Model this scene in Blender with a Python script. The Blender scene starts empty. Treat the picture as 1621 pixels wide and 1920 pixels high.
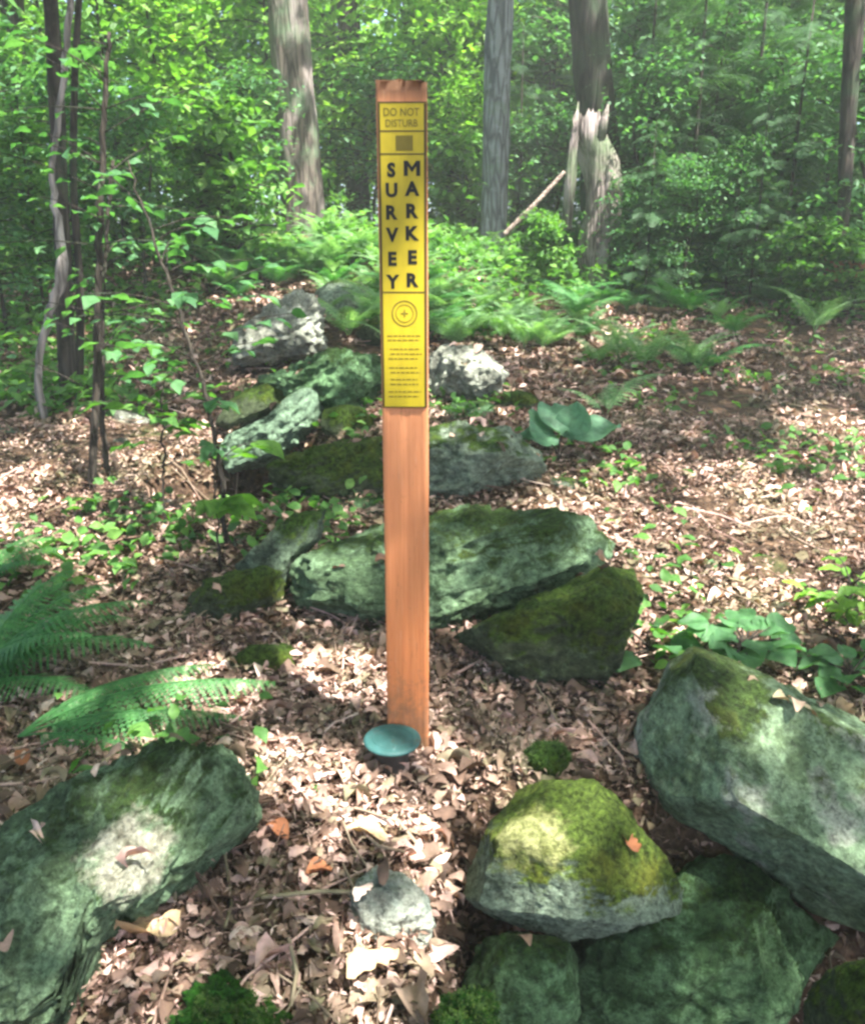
import bpy, math
import numpy as np
from mathutils import Vector, Matrix, Euler

SC = bpy.context.scene
COL = SC.collection
RNG = np.random.default_rng(11)
R = math.radians

# ------------------------------------------------------------------ camera
CAM = np.array([0.0, 0.0, 1.10]); PITCH = R(17.3); FPX = 1626.0
FWD = np.array([0, math.cos(PITCH), -math.sin(PITCH)])
UPV = np.array([0, math.sin(PITCH), math.cos(PITCH)])
cam = bpy.data.cameras.new('camera'); cam.sensor_fit = 'HORIZONTAL'; cam.sensor_width = 36
cam.lens = 36 * FPX / 1621; cam.clip_start = .02; cam.clip_end = 900
co = bpy.data.objects.new('camera', cam); COL.objects.link(co)
co.location = CAM; co.rotation_euler = (math.pi / 2 - PITCH, 0, 0); SC.camera = co

def ray(px, py):
    return np.array([1, 0, 0]) * (px - 810.5) / FPX - UPV * (py - 960) / FPX + FWD
def at(px, py, Y):
    d = ray(px, py); return CAM + d * (Y / d[1])

# ------------------------------------------------------------------ noise
def _hash(i, j, k, seed):
    n = (i * 374761393 + j * 668265263 + k * 2147483647 + seed * 1274126177) & 0xffffffff
    n = ((n ^ (n >> 13)) * 1274126177) & 0xffffffff
    n = n ^ (n >> 16)
    return (n & 0xffff) / 32767.5 - 1
def vnoise(p, seed=0):
    p = np.asarray(p, float); i = np.floor(p).astype(np.int64); f = p - i; f = f * f * (3 - 2 * f)
    r = 0
    for a in (0, 1):
        for b in (0, 1):
            for c in (0, 1):
                w = (f[..., 0] if a else 1 - f[..., 0]) * (f[..., 1] if b else 1 - f[..., 1]) * (f[..., 2] if c else 1 - f[..., 2])
                r = r + w * _hash(i[..., 0] + a, i[..., 1] + b, i[..., 2] + c, seed)
    return r
def fbm(p, seed=0, oct=4, gain=.5):
    r = 0; a = 1.0; p = np.asarray(p, float)
    for o in range(oct):
        r = r + a * vnoise(p, seed + o * 17); p = p * 2.03 + 3.1; a *= gain
    return r

def sstep(a, b, x):
    t = np.clip((x - a) / (b - a), 0, 1); return t * t * (3 - 2 * t)
HOLLOWS = []
def height(x, y):
    x = np.asarray(x, float); y = np.asarray(y, float)
    yy = np.maximum(y - 2.0, 0)
    h = -0.03 + 1.75 * (1 - np.exp(-np.minimum(yy, 60) / 13))
    h = h - 0.16 * sstep(1.5, .75, y)
    h = h - 0.66 * sstep(-.05, .20, x) * sstep(1.66, 1.34, y)
    h = h + 0.42 * np.exp(-(((x + 1.3) / 2.2) ** 2 + ((y - 7.8) / 1.8) ** 2))
    h = h + 0.14 * np.exp(-(((x - .15) / .8) ** 2 + ((y - 3.6) / 1.0) ** 2))
    for (hx, hy, hr, hd) in HOLLOWS: h = h - hd * np.exp(-(((x - hx) / hr) ** 2 + ((y - hy - hr * .9) / (hr * 1.5)) ** 2) ** 2)
    P = np.stack([x, y, 0 * x], -1)
    amp = .035 + .08 * sstep(3, 9, y)
    h = h + amp * fbm(P * .9, 5, 3) * .8 + .012 * fbm(P * 5, 9, 2)
    return h
def ground_at(px, py):
    d = ray(px, py); t = .5
    for _ in range(4000):
        p = CAM + d * t
        if p[2] < height(p[0], p[1]): break
        t += .01
    return CAM + d * t

for (hpx, hpy, hr, hd) in [(462, 905, .24, .60), (330, 920, .14, .3), (560, 765, .18, .25)]:
    g = ground_at(hpx, hpy); HOLLOWS.append((g[0], g[1], hr, hd))

# ------------------------------------------------------------------ mesh helpers
def mesh(name, V, faces, mat=None, smooth=True, attr=None):
    """faces: list of integer arrays, each (n, k)"""
    me = bpy.data.meshes.new(name)
    V = np.ascontiguousarray(V, dtype=np.float32)
    fs = [np.asarray(f, dtype=np.int32) for f in faces if len(f)]
    loops = np.concatenate([f.ravel() for f in fs])
    tot = np.concatenate([np.full(len(f), f.shape[1], np.int32) for f in fs])
    start = np.concatenate([[0], np.cumsum(tot)[:-1]]).astype(np.int32)
    me.vertices.add(len(V)); me.vertices.foreach_set('co', V.ravel())
    me.loops.add(len(loops)); me.loops.foreach_set('vertex_index', loops)
    me.polygons.add(len(tot)); me.polygons.foreach_set('loop_start', start); me.polygons.foreach_set('loop_total', tot)
    if smooth: me.polygons.foreach_set('use_smooth', np.ones(len(tot), bool))
    me.update(calc_edges=True); me.validate()
    if mat: me.materials.append(mat)
    return me
def link(name, me, parent=None, loc=None):
    o = bpy.data.objects.new(name, me); COL.objects.link(o)
    if parent: o.parent = parent
    if loc is not None: o.location = loc
    return o
def tag(o, label=None, cat=None, group=None, kind=None):
    if label: o['label'] = label
    if cat: o['category'] = cat
    if group: o['group'] = group
    if kind: o['kind'] = kind
    return o
def thing(name, label, cat, loc=(0, 0, 0), rz=0, group=None):
    o = link(name, None, loc=loc); o.rotation_euler = (0, 0, rz)
    return tag(o, label, cat, group)
def copy_tree(o, parent=None):
    c = o.copy(); COL.objects.link(c)
    if parent: c.parent = parent
    for ch in [x for x in COL.objects if x.parent == o]: copy_tree(ch, c)
    return c
class MB:
    def __init__(s): s.V = []; s.F = {}; s.n = 0
    def add(s, V, faces):
        for f in faces:
            f = np.asarray(f)
            if len(f): s.F.setdefault(f.shape[1], []).append(f + s.n)
        s.V.append(np.asarray(V, float)); s.n += len(V)
    def build(s, name, mat, smooth=True):
        return mesh(name, np.concatenate(s.V), [np.concatenate(v) for v in s.F.values()], mat, smooth)

def tube(path, rad, seg=12, rough=0., seed=0, cap=True):
    path = np.asarray(path, float); rad = np.broadcast_to(np.asarray(rad, float), (len(path),))
    T = np.gradient(path, axis=0); T /= np.linalg.norm(T, axis=1)[:, None] + 1e-9
    ref = np.array([1., 0, 0]) if abs(T[:, 0]).mean() < .8 else np.array([0, 0, 1.])
    A = np.cross(T, ref); A /= np.linalg.norm(A, axis=1)[:, None] + 1e-9
    B = np.cross(T, A)
    th = np.linspace(0, 2 * np.pi, seg, endpoint=False)
    dirs = A[:, None] * np.cos(th)[None, :, None] + B[:, None] * np.sin(th)[None, :, None]
    rr = rad[:, None] * np.ones(seg)
    if rough:
        q = path[:, None] * np.array([1, 1, .35]) / max(rad.max(), .02) * 1.2 + dirs * 1.6
        rr = rr * (1 + rough * fbm(q, seed, 4))
    V = (path[:, None] + dirs * rr[..., None]).reshape(-1, 3)
    n = len(path); i = np.arange(n - 1)[:, None]; j = np.arange(seg)[None]
    F = np.stack([i * seg + j, i * seg + (j + 1) % seg, (i + 1) * seg + (j + 1) % seg, (i + 1) * seg + j], -1).reshape(-1, 4)
    fs = [F]
    if cap:
        V = np.concatenate([V, path[:1], path[-1:]]); a, b = n * seg, n * seg + 1; jj = np.arange(seg)
        fs.append(np.concatenate([np.stack([np.full(seg, a), (jj + 1) % seg, jj], -1),
                                  np.stack([np.full(seg, b), (n - 1) * seg + jj, (n - 1) * seg + (jj + 1) % seg], -1)]))
    return V, fs
def spline(pts, n):
    pts = np.asarray(pts, float); t = np.linspace(0, len(pts) - 1, n)
    i = np.clip(np.floor(t).astype(int), 0, len(pts) - 2); f = (t - i)[:, None]
    g = lambda k: pts[np.clip(k, 0, len(pts) - 1)]
    a, b, c, d = g(i - 1), g(i), g(i + 1), g(i + 2)
    return .5 * (2 * b + (c - a) * f + (2 * a - 5 * b + 4 * c - d) * f ** 2 + (3 * b - a - 3 * c + d) * f ** 3)

def rotmats(yaw, pitch, roll):
    cy, sy, cp, sp, cr, sr = np.cos(yaw), np.sin(yaw), np.cos(pitch), np.sin(pitch), np.cos(roll), np.sin(roll)
    o = np.ones_like(cy); z = np.zeros_like(cy)
    M = lambda *r: np.stack([np.stack(q, -1) for q in r], -2)
    Rz = M((cy, -sy, z), (sy, cy, z), (z, z, o)); Rx = M((o, z, z), (z, cp, -sp), (z, sp, cp)); Ry = M((cr, z, sr), (z, o, z), (-sr, z, cr))
    return Rz @ Rx @ Ry
def scatter(tV, tF, P, M, S):
    V = np.einsum('nij,kj->nki', M, tV) * S[:, None, None] + P[:, None]
    n, k = V.shape[:2]
    return V.reshape(-1, 3), [(f[None] + (np.arange(n) * k)[:, None, None]).reshape(-1, f.shape[1]) for f in tF]

# leaf templates: base at the origin, tip along +Y, length 1
T2V = np.array([[0, 0, 0], [-.3, .42, .07], [0, 1, -.05], [.3, .42, .07]]); T2F = [np.array([[0, 2, 1], [0, 3, 2]])]
def leaf_grid(widths, curl, bend, twist=0, cols=3):
    n = len(widths); V = []; u = np.linspace(-1, 1, cols)
    for i, w in enumerate(widths):
        t = i / (n - 1)
        for a in u:
            x = a * w; z = curl * a * a * max(w, .05) + bend * math.sin(math.pi * t) + twist * a * (t - .5) + .06 * math.sin(7 * t + 3 * a)
            V.append((x, t, z))
    F = [[i * cols + j, i * cols + j + 1, (i + 1) * cols + j + 1, (i + 1) * cols + j] for i in range(n - 1) for j in range(cols - 1)]
    return np.array(V), [np.array(F)]
_t = np.linspace(0, 1, 9)
def oval(w, k=.9): return list(w * np.sin(np.pi * np.clip(_t, .03, .985) ** k) ** .8)
_t2 = np.linspace(0, 1, 15); OAK = list((.07 + .24 * np.sin(np.pi * _t2 ** 1.1) ** .8 * (.45 + .55 * np.abs(np.sin(_t2 * 11.5)))) * np.where(_t2 > .97, .3, 1) * np.where(_t2 < .04, .3, 1))
LITTER = [leaf_grid(oval(.27), .5, .10), leaf_grid(oval(.24, 1.1), -.5, .16, .3), leaf_grid(OAK, .5, -.12, -.3), leaf_grid(OAK, -.3, .12, .2),
          leaf_grid(oval(.40, .95), .7, .08), leaf_grid(oval(.15), 1.3, .2, .6), leaf_grid([.1, .3, .22, .34, .12], .8, .1, .5)]
GREEN = leaf_grid([.03, .24, .32, .28, .15, .01], .25, .06)

# ------------------------------------------------------------------ materials
def nmat(name):
    m = bpy.data.materials.new(name); m.use_nodes = True; nt = m.node_tree
    for n in list(nt.nodes): nt.nodes.remove(n)
    return m, nt
class N:
    def __init__(s, nt): s.nt = nt
    def new(s, typ, **kw):
        n = s.nt.nodes.new(typ)
        for k, v in kw.items(): setattr(n, k, v)
        return n
    def l(s, a, b): s.nt.links.new(a, b)
    def ramp(s, src, stops, interp='LINEAR'):
        n = s.new('ShaderNodeValToRGB'); n.color_ramp.interpolation = interp; e = n.color_ramp.elements
        while len(e) < len(stops): e.new(.5)
        for i, (p, c) in enumerate(stops):
            e[i].position = p; e[i].color = (*c, 1) if len(c) == 3 else c
        s.l(src, n.inputs[0]); return n.outputs[0]
    def noise(s, vec, scale, detail=5, rough=.6, dist=0., w=None):
        n = s.new('ShaderNodeTexNoise'); n.inputs['Scale'].default_value = scale; n.inputs['Detail'].default_value = detail
        n.inputs['Roughness'].default_value = rough; n.inputs['Distortion'].default_value = dist
        if vec is not None: s.l(vec, n.inputs['Vector'])
        return n.outputs['Fac']
    def mapping(s, vec, scale=(1, 1, 1), rot=(0, 0, 0), loc=(0, 0, 0)):
        n = s.new('ShaderNodeMapping'); n.inputs['Scale'].default_value = scale; n.inputs['Rotation'].default_value = rot; n.inputs['Location'].default_value = loc
        s.l(vec, n.inputs['Vector']); return n.outputs[0]
    def math(s, op, a, b=None, clamp=False):
        n = s.new('ShaderNodeMath', operation=op, use_clamp=clamp)
        for i, v in enumerate((a, b)):
            if v is None: continue
            if isinstance(v, (int, float)): n.inputs[i].default_value = v
            else: s.l(v, n.inputs[i])
        return n.outputs[0]
    def mix(s, fac, a, b, mode='MIX'):
        n = s.new('ShaderNodeMix', data_type='RGBA', blend_type=mode)
        for i, v in ((0, fac), (6, a), (7, b)):
            if isinstance(v, (int, float)): n.inputs[i].default_value = v
            elif isinstance(v, tuple): n.inputs[i].default_value = (*v, 1)
            else: s.l(v, n.inputs[i])
        return n.outputs[2]
    def map(s, v, a, b, c=0., d=1.):
        n = s.new('ShaderNodeMapRange'); n.inputs[1].default_value = a; n.inputs[2].default_value = b; n.inputs[3].default_value = c; n.inputs[4].default_value = d
        s.l(v, n.inputs[0]); return n.outputs[0]
    def bump(s, h, strength, dist):
        n = s.new('ShaderNodeBump'); n.inputs['Strength'].default_value = strength; n.inputs['Distance'].default_value = dist
        s.l(h, n.inputs['Height']); return n.outputs[0]
    def pos(s): return s.new('ShaderNodeTexCoord').outputs['Object']
    def out(s, sh): o = s.new('ShaderNodeOutputMaterial'); s.l(sh, o.inputs[0])
    def pbr(s, col, rough=.8, spec=.3, normal=None, metal=0.):
        p = s.new('ShaderNodeBsdfPrincipled')
        if isinstance(col, tuple): p.inputs['Base Color'].default_value = (*col, 1)
        else: s.l(col, p.inputs['Base Color'])
        if isinstance(rough, (int, float)): p.inputs['Roughness'].default_value = rough
        else: s.l(rough, p.inputs['Roughness'])
        p.inputs['Specular IOR Level'].default_value = spec; p.inputs['Metallic'].default_value = metal
        if normal is not None: s.l(normal, p.inputs['Normal'])
        return p.outputs[0]

def leaf_mat(name, stops, trans=.45, tcol=None, rough=.55, spec=.3, patch=False):
    m, nt = nmat(name); n = N(nt)
    geo = n.new('ShaderNodeNewGeometry'); info = n.new('ShaderNodeObjectInfo')
    fac = n.math('FRACT', n.math('ADD', n.math('MULTIPLY', geo.outputs['Random Per Island'], .86), n.math('MULTIPLY', info.outputs['Random'], .14)))
    col = n.ramp(fac, stops)
    tex = n.noise(n.pos(), 42, 4, .6); col = n.mix(.6, col, n.ramp(tex, [(.35, (.5, .52, .45)), (.5, (.95, .95, .9)), (.66, (1.3, 1.28, 1.1))]), 'MULTIPLY')
    if patch:
        q = n.noise(n.pos(), 3.2, 4, .6); col = n.mix(.85, col, n.ramp(q, [(.38, (.42, .35, .30)), (.5, (.92, .88, .84)), (.62, (1.25, 1.14, 1.08))]), 'MULTIPLY')
        q2 = n.noise(n.pos(), 1.7, 3); col = n.mix(n.map(q2, .52, .66, 0, .35), col, (.15, .17, .085))
    p = n.pbr(col, rough, spec)
    if trans:
        t = n.new('ShaderNodeBsdfTranslucent'); n.l(n.mix(1., col, tcol or (1.25, 1.5, .55), 'MULTIPLY'), t.inputs[0])
        mx = n.new('ShaderNodeMixShader'); mx.inputs[0].default_value = trans; n.l(p, mx.inputs[1]); n.l(t.outputs[0], mx.inputs[2]); p = mx.outputs[0]
    n.out(p); return m

M_LEAF = leaf_mat('broadleaf', [(0, (.045, .12, .03)), (.35, (.07, .18, .04)), (.7, (.11, .25, .055)), (1, (.19, .33, .08))])
M_LIME = leaf_mat('young_leaf', [(0, (.07, .17, .03)), (.5, (.14, .30, .05)), (1, (.27, .42, .09))], .5)
M_DARKLEAF = leaf_mat('shade_leaf', [(0, (.045, .13, .055)), (.6, (.075, .19, .075)), (1, (.13, .26, .12))], .45)
M_HEM = leaf_mat('needle', [(0, (.035, .09, .042)), (.6, (.06, .135, .06)), (1, (.10, .19, .085))], .3)
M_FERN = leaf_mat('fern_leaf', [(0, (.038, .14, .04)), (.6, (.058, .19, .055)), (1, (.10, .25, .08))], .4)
M_FERN2 = leaf_mat('pale_fern_leaf', [(0, (.10, .22, .09)), (.6, (.17, .32, .14)), (1, (.30, .44, .24))], .4)  # paler than fern_leaf: the sun-washed look is put into the colour
M_LITTER = leaf_mat('dead_leaf', [(0, (.05, .035, .028)), (.16, (.11, .075, .06)), (.34, (.22, .152, .125)), (.5, (.33, .24, .205)), (.58, (.23, .22, .145)), (.70, (.50, .345, .32)), (.85, (.66, .50, .47)), (.95, (.68, .59, .54)), (1, (.36, .16, .10))], .15, (1.1, .8, .5), .75, .15, True)
M_RUST = leaf_mat('rust_leaf', [(0, (.26, .085, .035)), (1, (.32, .14, .07))], .15, (1, .7, .4), .7)
M_TANLEAF = leaf_mat('tan_leaf', [(0, (.52, .36, .20)), (1, (.60, .45, .28))], .15, (1, .8, .5), .7)
M_MOSSB = leaf_mat('moss_shoot', [(0, (.03, .075, .012)), (.6, (.06, .13, .018)), (1, (.11, .19, .03))], .2)

def ground_mat():
    m, nt = nmat('forest_soil'); n = N(nt); p = n.pos()
    a = n.noise(p, 3, 6); b = n.noise(p, 28, 6, .7); v = n.new('ShaderNodeTexVoronoi'); v.inputs['Scale'].default_value = 24; n.l(p, v.inputs['Vector'])
    col = n.ramp(b, [(.3, (.025, .017, .012)), (.5, (.07, .045, .03)), (.62, (.15, .10, .065)), (.75, (.26, .18, .12))])
    col = n.mix(.5, col, n.ramp(v.outputs['Color'], [(0, (.35, .3, .25)), (1, (1.3, 1.15, 1.0))]), 'MULTIPLY')
    col = n.mix(n.map(a, .58, .72, 0, .7), col, (.045, .085, .02))
    h = n.math('ADD', b, n.math('MULTIPLY', v.outputs['Distance'], .8))
    n.out(n.pbr(col, .95, .15, n.bump(h, .9, .03))); return m
M_SOIL = ground_mat()

def rock_mat(name, base=(.20, .25, .21), dark=(.07, .10, .085), lichen=.5, lichcol=(.36, .47, .40), moss=.5, mosscol=(.055, .11, .018), pale=0., band=(0, R(25), 0), bscale=9., side=0., spot=None):
    m, nt = nmat(name); n = N(nt); p = n.pos(); geo = n.new('ShaderNodeNewGeometry')
    sep = n.new('ShaderNodeSeparateXYZ'); n.l(geo.outputs['Normal'], sep.inputs[0])
    bands = n.noise(n.mapping(p, (1.2, 1.2, 6), band), bscale * .5, 8, .7, .6)
    big = n.noise(p, 4, 5, .6); fine = n.noise(p, 45, 6, .75); speck = n.noise(p, 130, 3, .6)
    col = n.ramp(n.math('ADD', n.math('MULTIPLY', bands, .75), n.math('MULTIPLY', fine, .25)), [(.3, dark), (.46, tuple(.6 * x + .4 * y for x, y in zip(base, dark))), (.6, base), (.75, tuple(min(1, x * 1.6) for x in base))])
    # lichen crusts
    v = n.noise(p, 17, 7, .75, .4)
    lf = n.math('MAXIMUM', n.math('MULTIPLY', n.map(n.noise(p, 38, 5, .75, .3), .60 - .08 * lichen, .66 - .08 * lichen), n.map(big, .4, .6, .25, 1)), n.math('MULTIPLY', n.map(n.math('ADD', n.math('MULTIPLY', v, .7), n.math('MULTIPLY', big, .45)), .70 - .25 * lichen, .76 - .25 * lichen), n.map(speck, .3, .6, .45, 1)))
    col = n.mix(n.math('MULTIPLY', lf, .85), col, n.mix(n.map(fine, .35, .65), tuple(x * .65 for x in lichcol), lichcol))
    if pale:
        pf = n.map(n.noise(p, 6, 4, .6, .3), .56 - .2 * pale, .64 - .2 * pale)
        col = n.mix(n.math('MULTIPLY', pf, .8), col, (.52, .53, .48))
    col = n.mix(n.map(n.noise(p, 75, 4, .7), .60, .68, 0, .6), col, tuple(x * .4 for x in dark))
    # moss where water stays: upward faces, broken by noise
    gen = n.new('ShaderNodeSeparateXYZ'); n.l(n.new('ShaderNodeTexCoord').outputs['Generated'], gen.inputs[0])
    upz = n.math('ADD', n.math('MULTIPLY', sep.outputs['Z'], .22), n.math('MULTIPLY', n.math('SUBTRACT', gen.outputs['Z'], .35), .9 - 1.4 * side))
    up = n.math('ADD', upz, n.math('ADD', n.math('MULTIPLY', n.noise(p, 7, 5, .65), 1.05), n.math('MULTIPLY', fine, .35)))
    mf = n.map(up, 1.44 - .62 * moss, 1.56 - .62 * moss)
    mcol = n.mix(n.map(n.noise(p, 90, 4, .7), .35, .68), tuple(x * .4 for x in mosscol), tuple(x * 1.5 for x in mosscol))
    mcol = n.mix(n.map(n.noise(p, 11, 3), .5, .7, 0, .6), mcol, (mosscol[0] * 1.9, mosscol[1] * 1.25, mosscol[2]))
    col = n.mix(mf, col, mcol)
    if spot:  # sun patch painted into the base colour around one point
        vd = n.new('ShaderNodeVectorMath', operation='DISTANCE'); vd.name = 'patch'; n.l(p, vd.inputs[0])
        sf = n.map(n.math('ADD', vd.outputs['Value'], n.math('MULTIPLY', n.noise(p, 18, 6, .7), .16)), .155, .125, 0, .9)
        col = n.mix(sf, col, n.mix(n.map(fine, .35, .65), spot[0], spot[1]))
    h = n.math('ADD', n.math('ADD', n.math('MULTIPLY', bands, 1.0), n.math('MULTIPLY', fine, .5)), n.math('MULTIPLY', mf, n.math('MULTIPLY', n.noise(p, 160, 3, .7), .8)))
    col = n.mix(.8, col, n.ramp(n.noise(p, 46, 7, .85), [(.38, (.20, .21, .17)), (.48, (.78, .82, .70)), (.56, (1.05, 1.1, .95)), (.66, (1.75, 1.8, 1.55))]), 'MULTIPLY')
    h = n.math('ADD', h, n.math('MULTIPLY', n.noise(p, 60, 6, .8), .8))
    n.out(n.pbr(col, .94, .15, n.bump(h, 1., .028))); return m

def bark_mat(name, light, dark, moss=0., green=(.10, .16, .09), vs=.12, scale=26, pale=None):
    m, nt = nmat(name); n = N(nt); p = n.pos()
    q = n.mapping(p, (1, 1, vs)); b = n.noise(q, scale, 7, .7, .4); big = n.noise(p, 2.2, 4)
    v = n.new('ShaderNodeTexVoronoi'); v.feature = 'DISTANCE_TO_EDGE'; v.inputs['Scale'].default_value = scale * .7; n.l(n.mapping(p, (1, 1, vs * 1.4)), v.inputs['Vector'])
    f = n.math('MULTIPLY', n.map(v.outputs['Distance'], 0, .25, .25, 1), b)
    col = n.ramp(f, [(.1, dark), (.5, light)])
    col = n.mix(n.map(n.noise(p, 9, 5, .7), .55, .68, 0, .6), col, tuple(min(1, x * 1.45) for x in light))
    if moss: col = n.mix(n.map(big, .62 - .25 * moss, .74 - .25 * moss, 0, .75), col, green)
    if pale: col = n.mix(n.map(n.noise(n.mapping(p, (1, 1, .3)), 5, 4), .5, .6, 0, .8), col, pale)
    n.out(n.pbr(col, .9, .2, n.bump(f, 1., .02))); return m
M_OAK = bark_mat('oak_bark', (.125, .105, .085), (.022, .018, .015), .45, pale=(.22, .19, .175))
M_GREY = bark_mat('grey_bark', (.21, .235, .25), (.045, .052, .058), .25)
M_DARKBARK = bark_mat('dark_bark', (.06, .05, .04), (.015, .013, .011), .4, (.04, .07, .035))
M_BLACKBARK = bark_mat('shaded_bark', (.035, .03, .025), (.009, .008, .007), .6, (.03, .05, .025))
M_PALEWOOD = bark_mat('pale_dead_wood', (.36, .32, .29), (.09, .08, .07), .25, vs=.08)
M_SNAG = bark_mat('snag_wood', (.27, .225, .205), (.06, .048, .042), .6, (.10, .15, .075), vs=.06, scale=46, pale=(.38, .325, .31))
M_TWIG = bark_mat('twig_bark', (.06, .05, .038), (.018, .015, .012), .3, scale=60)
M_STICK = bark_mat('stick_wood', (.38, .30, .25), (.14, .10, .08), 0, scale=60)

def plain(name, col, rough=.6, spec=.3, nscale=30, var=.25, bump=.0, stretch=(1, 1, 1)):
    m, nt = nmat(name); n = N(nt); p = n.mapping(n.pos(), stretch)
    f = n.noise(p, nscale, 5, .65)
    c = n.mix(f, tuple(x * (1 - var) for x in col), tuple(min(1, x * (1 + var)) for x in col))
    n.out(n.pbr(c, rough, spec, n.bump(f, bump, .003) if bump else None)); return m

# ------------------------------------------------------------------ ground
gx = np.concatenate([-np.geomspace(140, 5.2, 26), np.linspace(-5, 5, 200), np.geomspace(5.2, 140, 26)])
gy = np.concatenate([-np.geomspace(120, .6, 24), np.linspace(-.4, 7, 210), np.geomspace(7.05, 14, 70), np.geomspace(14.5, 260, 30)])
GX, GY = np.meshgrid(gx, gy); GZ = height(GX, GY)
gi = np.arange(len(gy) - 1)[:, None] * len(gx) + np.arange(len(gx) - 1)[None]
tag(link('forest_floor', mesh('forest_floor', np.stack([GX, GY, GZ], -1).reshape(-1, 3),
    [np.stack([gi, gi + 1, gi + 1 + len(gx), gi + len(gx)], -1).reshape(-1, 4)], M_SOIL)), kind='structure')

# ------------------------------------------------------------------ rocks
def icosphere(sub):
    import bmesh
    bm = bmesh.new(); bmesh.ops.create_icosphere(bm, subdivisions=sub, radius=1)
    V = np.array([v.co[:] for v in bm.verts]); F = np.array([[v.index for v in f.verts] for f in bm.faces]); bm.free(); return V, F
ICO = {s: icosphere(s) for s in (4, 5, 6, 7)}
ROCKS = {}
def rock(name, label, poly, mat, Yc=None, base=None, D=None, sub=6, seed=1, rough=.05, facets=7, band=None, lean=0., cat='rock', full=.78, group=None, planes=(), layer=.35, back=.75):
    poly = np.array(poly, float); seg = np.concatenate([np.linspace(poly[i], poly[(i + 1) % len(poly)], 12, endpoint=False) for i in range(len(poly))])
    c = np.array([(poly[:, 0].min() + poly[:, 0].max()) / 2, (poly[:, 1].min() + poly[:, 1].max()) / 2]) * .5 + poly.mean(0) * .5
    if Yc is None:
        g = ground_at(c[0], base if base else poly[:, 1].max() - 4)
        Yc = g[1] + (D or .2) * back
    C = at(c[0], c[1], Yc)
    view = C - CAM; dist = view @ FWD; view = view / np.linalg.norm(view)
    scale = dist / FPX
    r = np.array([1., 0, 0]); u = UPV.copy()
    q = (seg - c) * [1, -1]; ang = np.arctan2(q[:, 1], q[:, 0]); rad = np.hypot(q[:, 0], q[:, 1]) * scale
    o = np.argsort(ang); ang, rad = ang[o], rad[o]
    ang = np.concatenate([ang - 2 * np.pi, ang, ang + 2 * np.pi]); rad = np.tile(rad, 3)
    if D is None: D = .8 * min(np.ptp(poly[:, 0]), np.ptp(poly[:, 1])) * scale / 2 * 1.3
    V, F = ICO[sub]
    th = np.arctan2(V[:, 2], V[:, 0]); rho = np.hypot(V[:, 0], V[:, 2])
    Rr = np.interp(th, ang, rad)
    k = rho ** full
    dep = np.sign(V[:, 1]) * np.abs(V[:, 1]) ** .75
    up = k * np.sin(th) * Rr
    dd = np.array([0, view[1], view[2]]); dd /= np.linalg.norm(dd)
    P = (k * np.cos(th) * Rr)[:, None] * r + up[:, None] * u + ((dep * D) + lean * up)[:, None] * dd
    rg = np.random.default_rng(seed); size = rad.mean()
    for _ in range(facets):
        nrm = rg.normal(size=3); nrm = nrm / np.linalg.norm(nrm)
        nrm = nrm - dd * (abs(nrm @ dd) * 1.2 + .2); nrm /= np.linalg.norm(nrm)
        s = P @ nrm; lim = s.max() * rg.uniform(.78, .95)
        P = P - np.maximum(s - lim, 0)[:, None] * nrm * .9
    for (a_, b_, c_, fr) in planes:
        nrm = a_ * r + b_ * u + c_ * dd; nrm = nrm / np.linalg.norm(nrm); s = P @ nrm
        P = P - np.maximum(s - s.max() * fr, 0)[:, None] * nrm * .97
    Nn = P / (np.linalg.norm(P, axis=1)[:, None] + 1e-9)
    d = fbm(P / size * 1.5 + seed * 7, seed, 5, .5) * .55
    b = band if band is not None else R(20)
    ax = np.array([-math.sin(b), 0, math.cos(b)]); al = np.array([math.cos(b), 0, math.sin(b)])
    lay = np.stack([(P @ al) * 2.0 / size, P[:, 1] * 2.0 / size, (P @ ax) * 7 / size], -1)
    d = d + ((1 - 2 * np.abs(fbm(lay + 11, seed + 3, 4, .55))) * .42 - .2) * layer + (1 - 2 * np.abs(fbm(P / size * 2.6 + 31, seed + 21, 4, .5))) * .30 - .12
    d = d + .22 * fbm(P / size * 7, seed + 5, 4, .6) - .35 * np.clip(fbm(P / size * 3.1 + 5, seed + 8, 3) - .25, 0, 1)
    P = P + Nn * (d * rough * 1.55 * size)[:, None]
    for _ in range(3):
        q = P + C - CAM; dz = q @ FWD; X_ = 810.5 + FPX * q[:, 0] / dz; Y_ = 960 - FPX * (q @ UPV) / dz
        ax_ = np.ptp(poly[:, 0]) / np.ptp(X_); ay_ = np.ptp(poly[:, 1]) / np.ptp(Y_)
        P = P + (((poly[:, 0].min() - c[0]) - (X_.min() - c[0]) * ax_) * scale + (P @ r) * (ax_ - 1))[:, None] * r - (((poly[:, 1].min() - c[1]) - (Y_.min() - c[1]) * ay_) * scale - (P @ u) * (ay_ - 1))[:, None] * u
    ob = link(name, mesh(name, P, [F], mat), loc=C); tag(ob, label, cat, group)
    ROCKS[label] = (C, size)
    return ob

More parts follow.
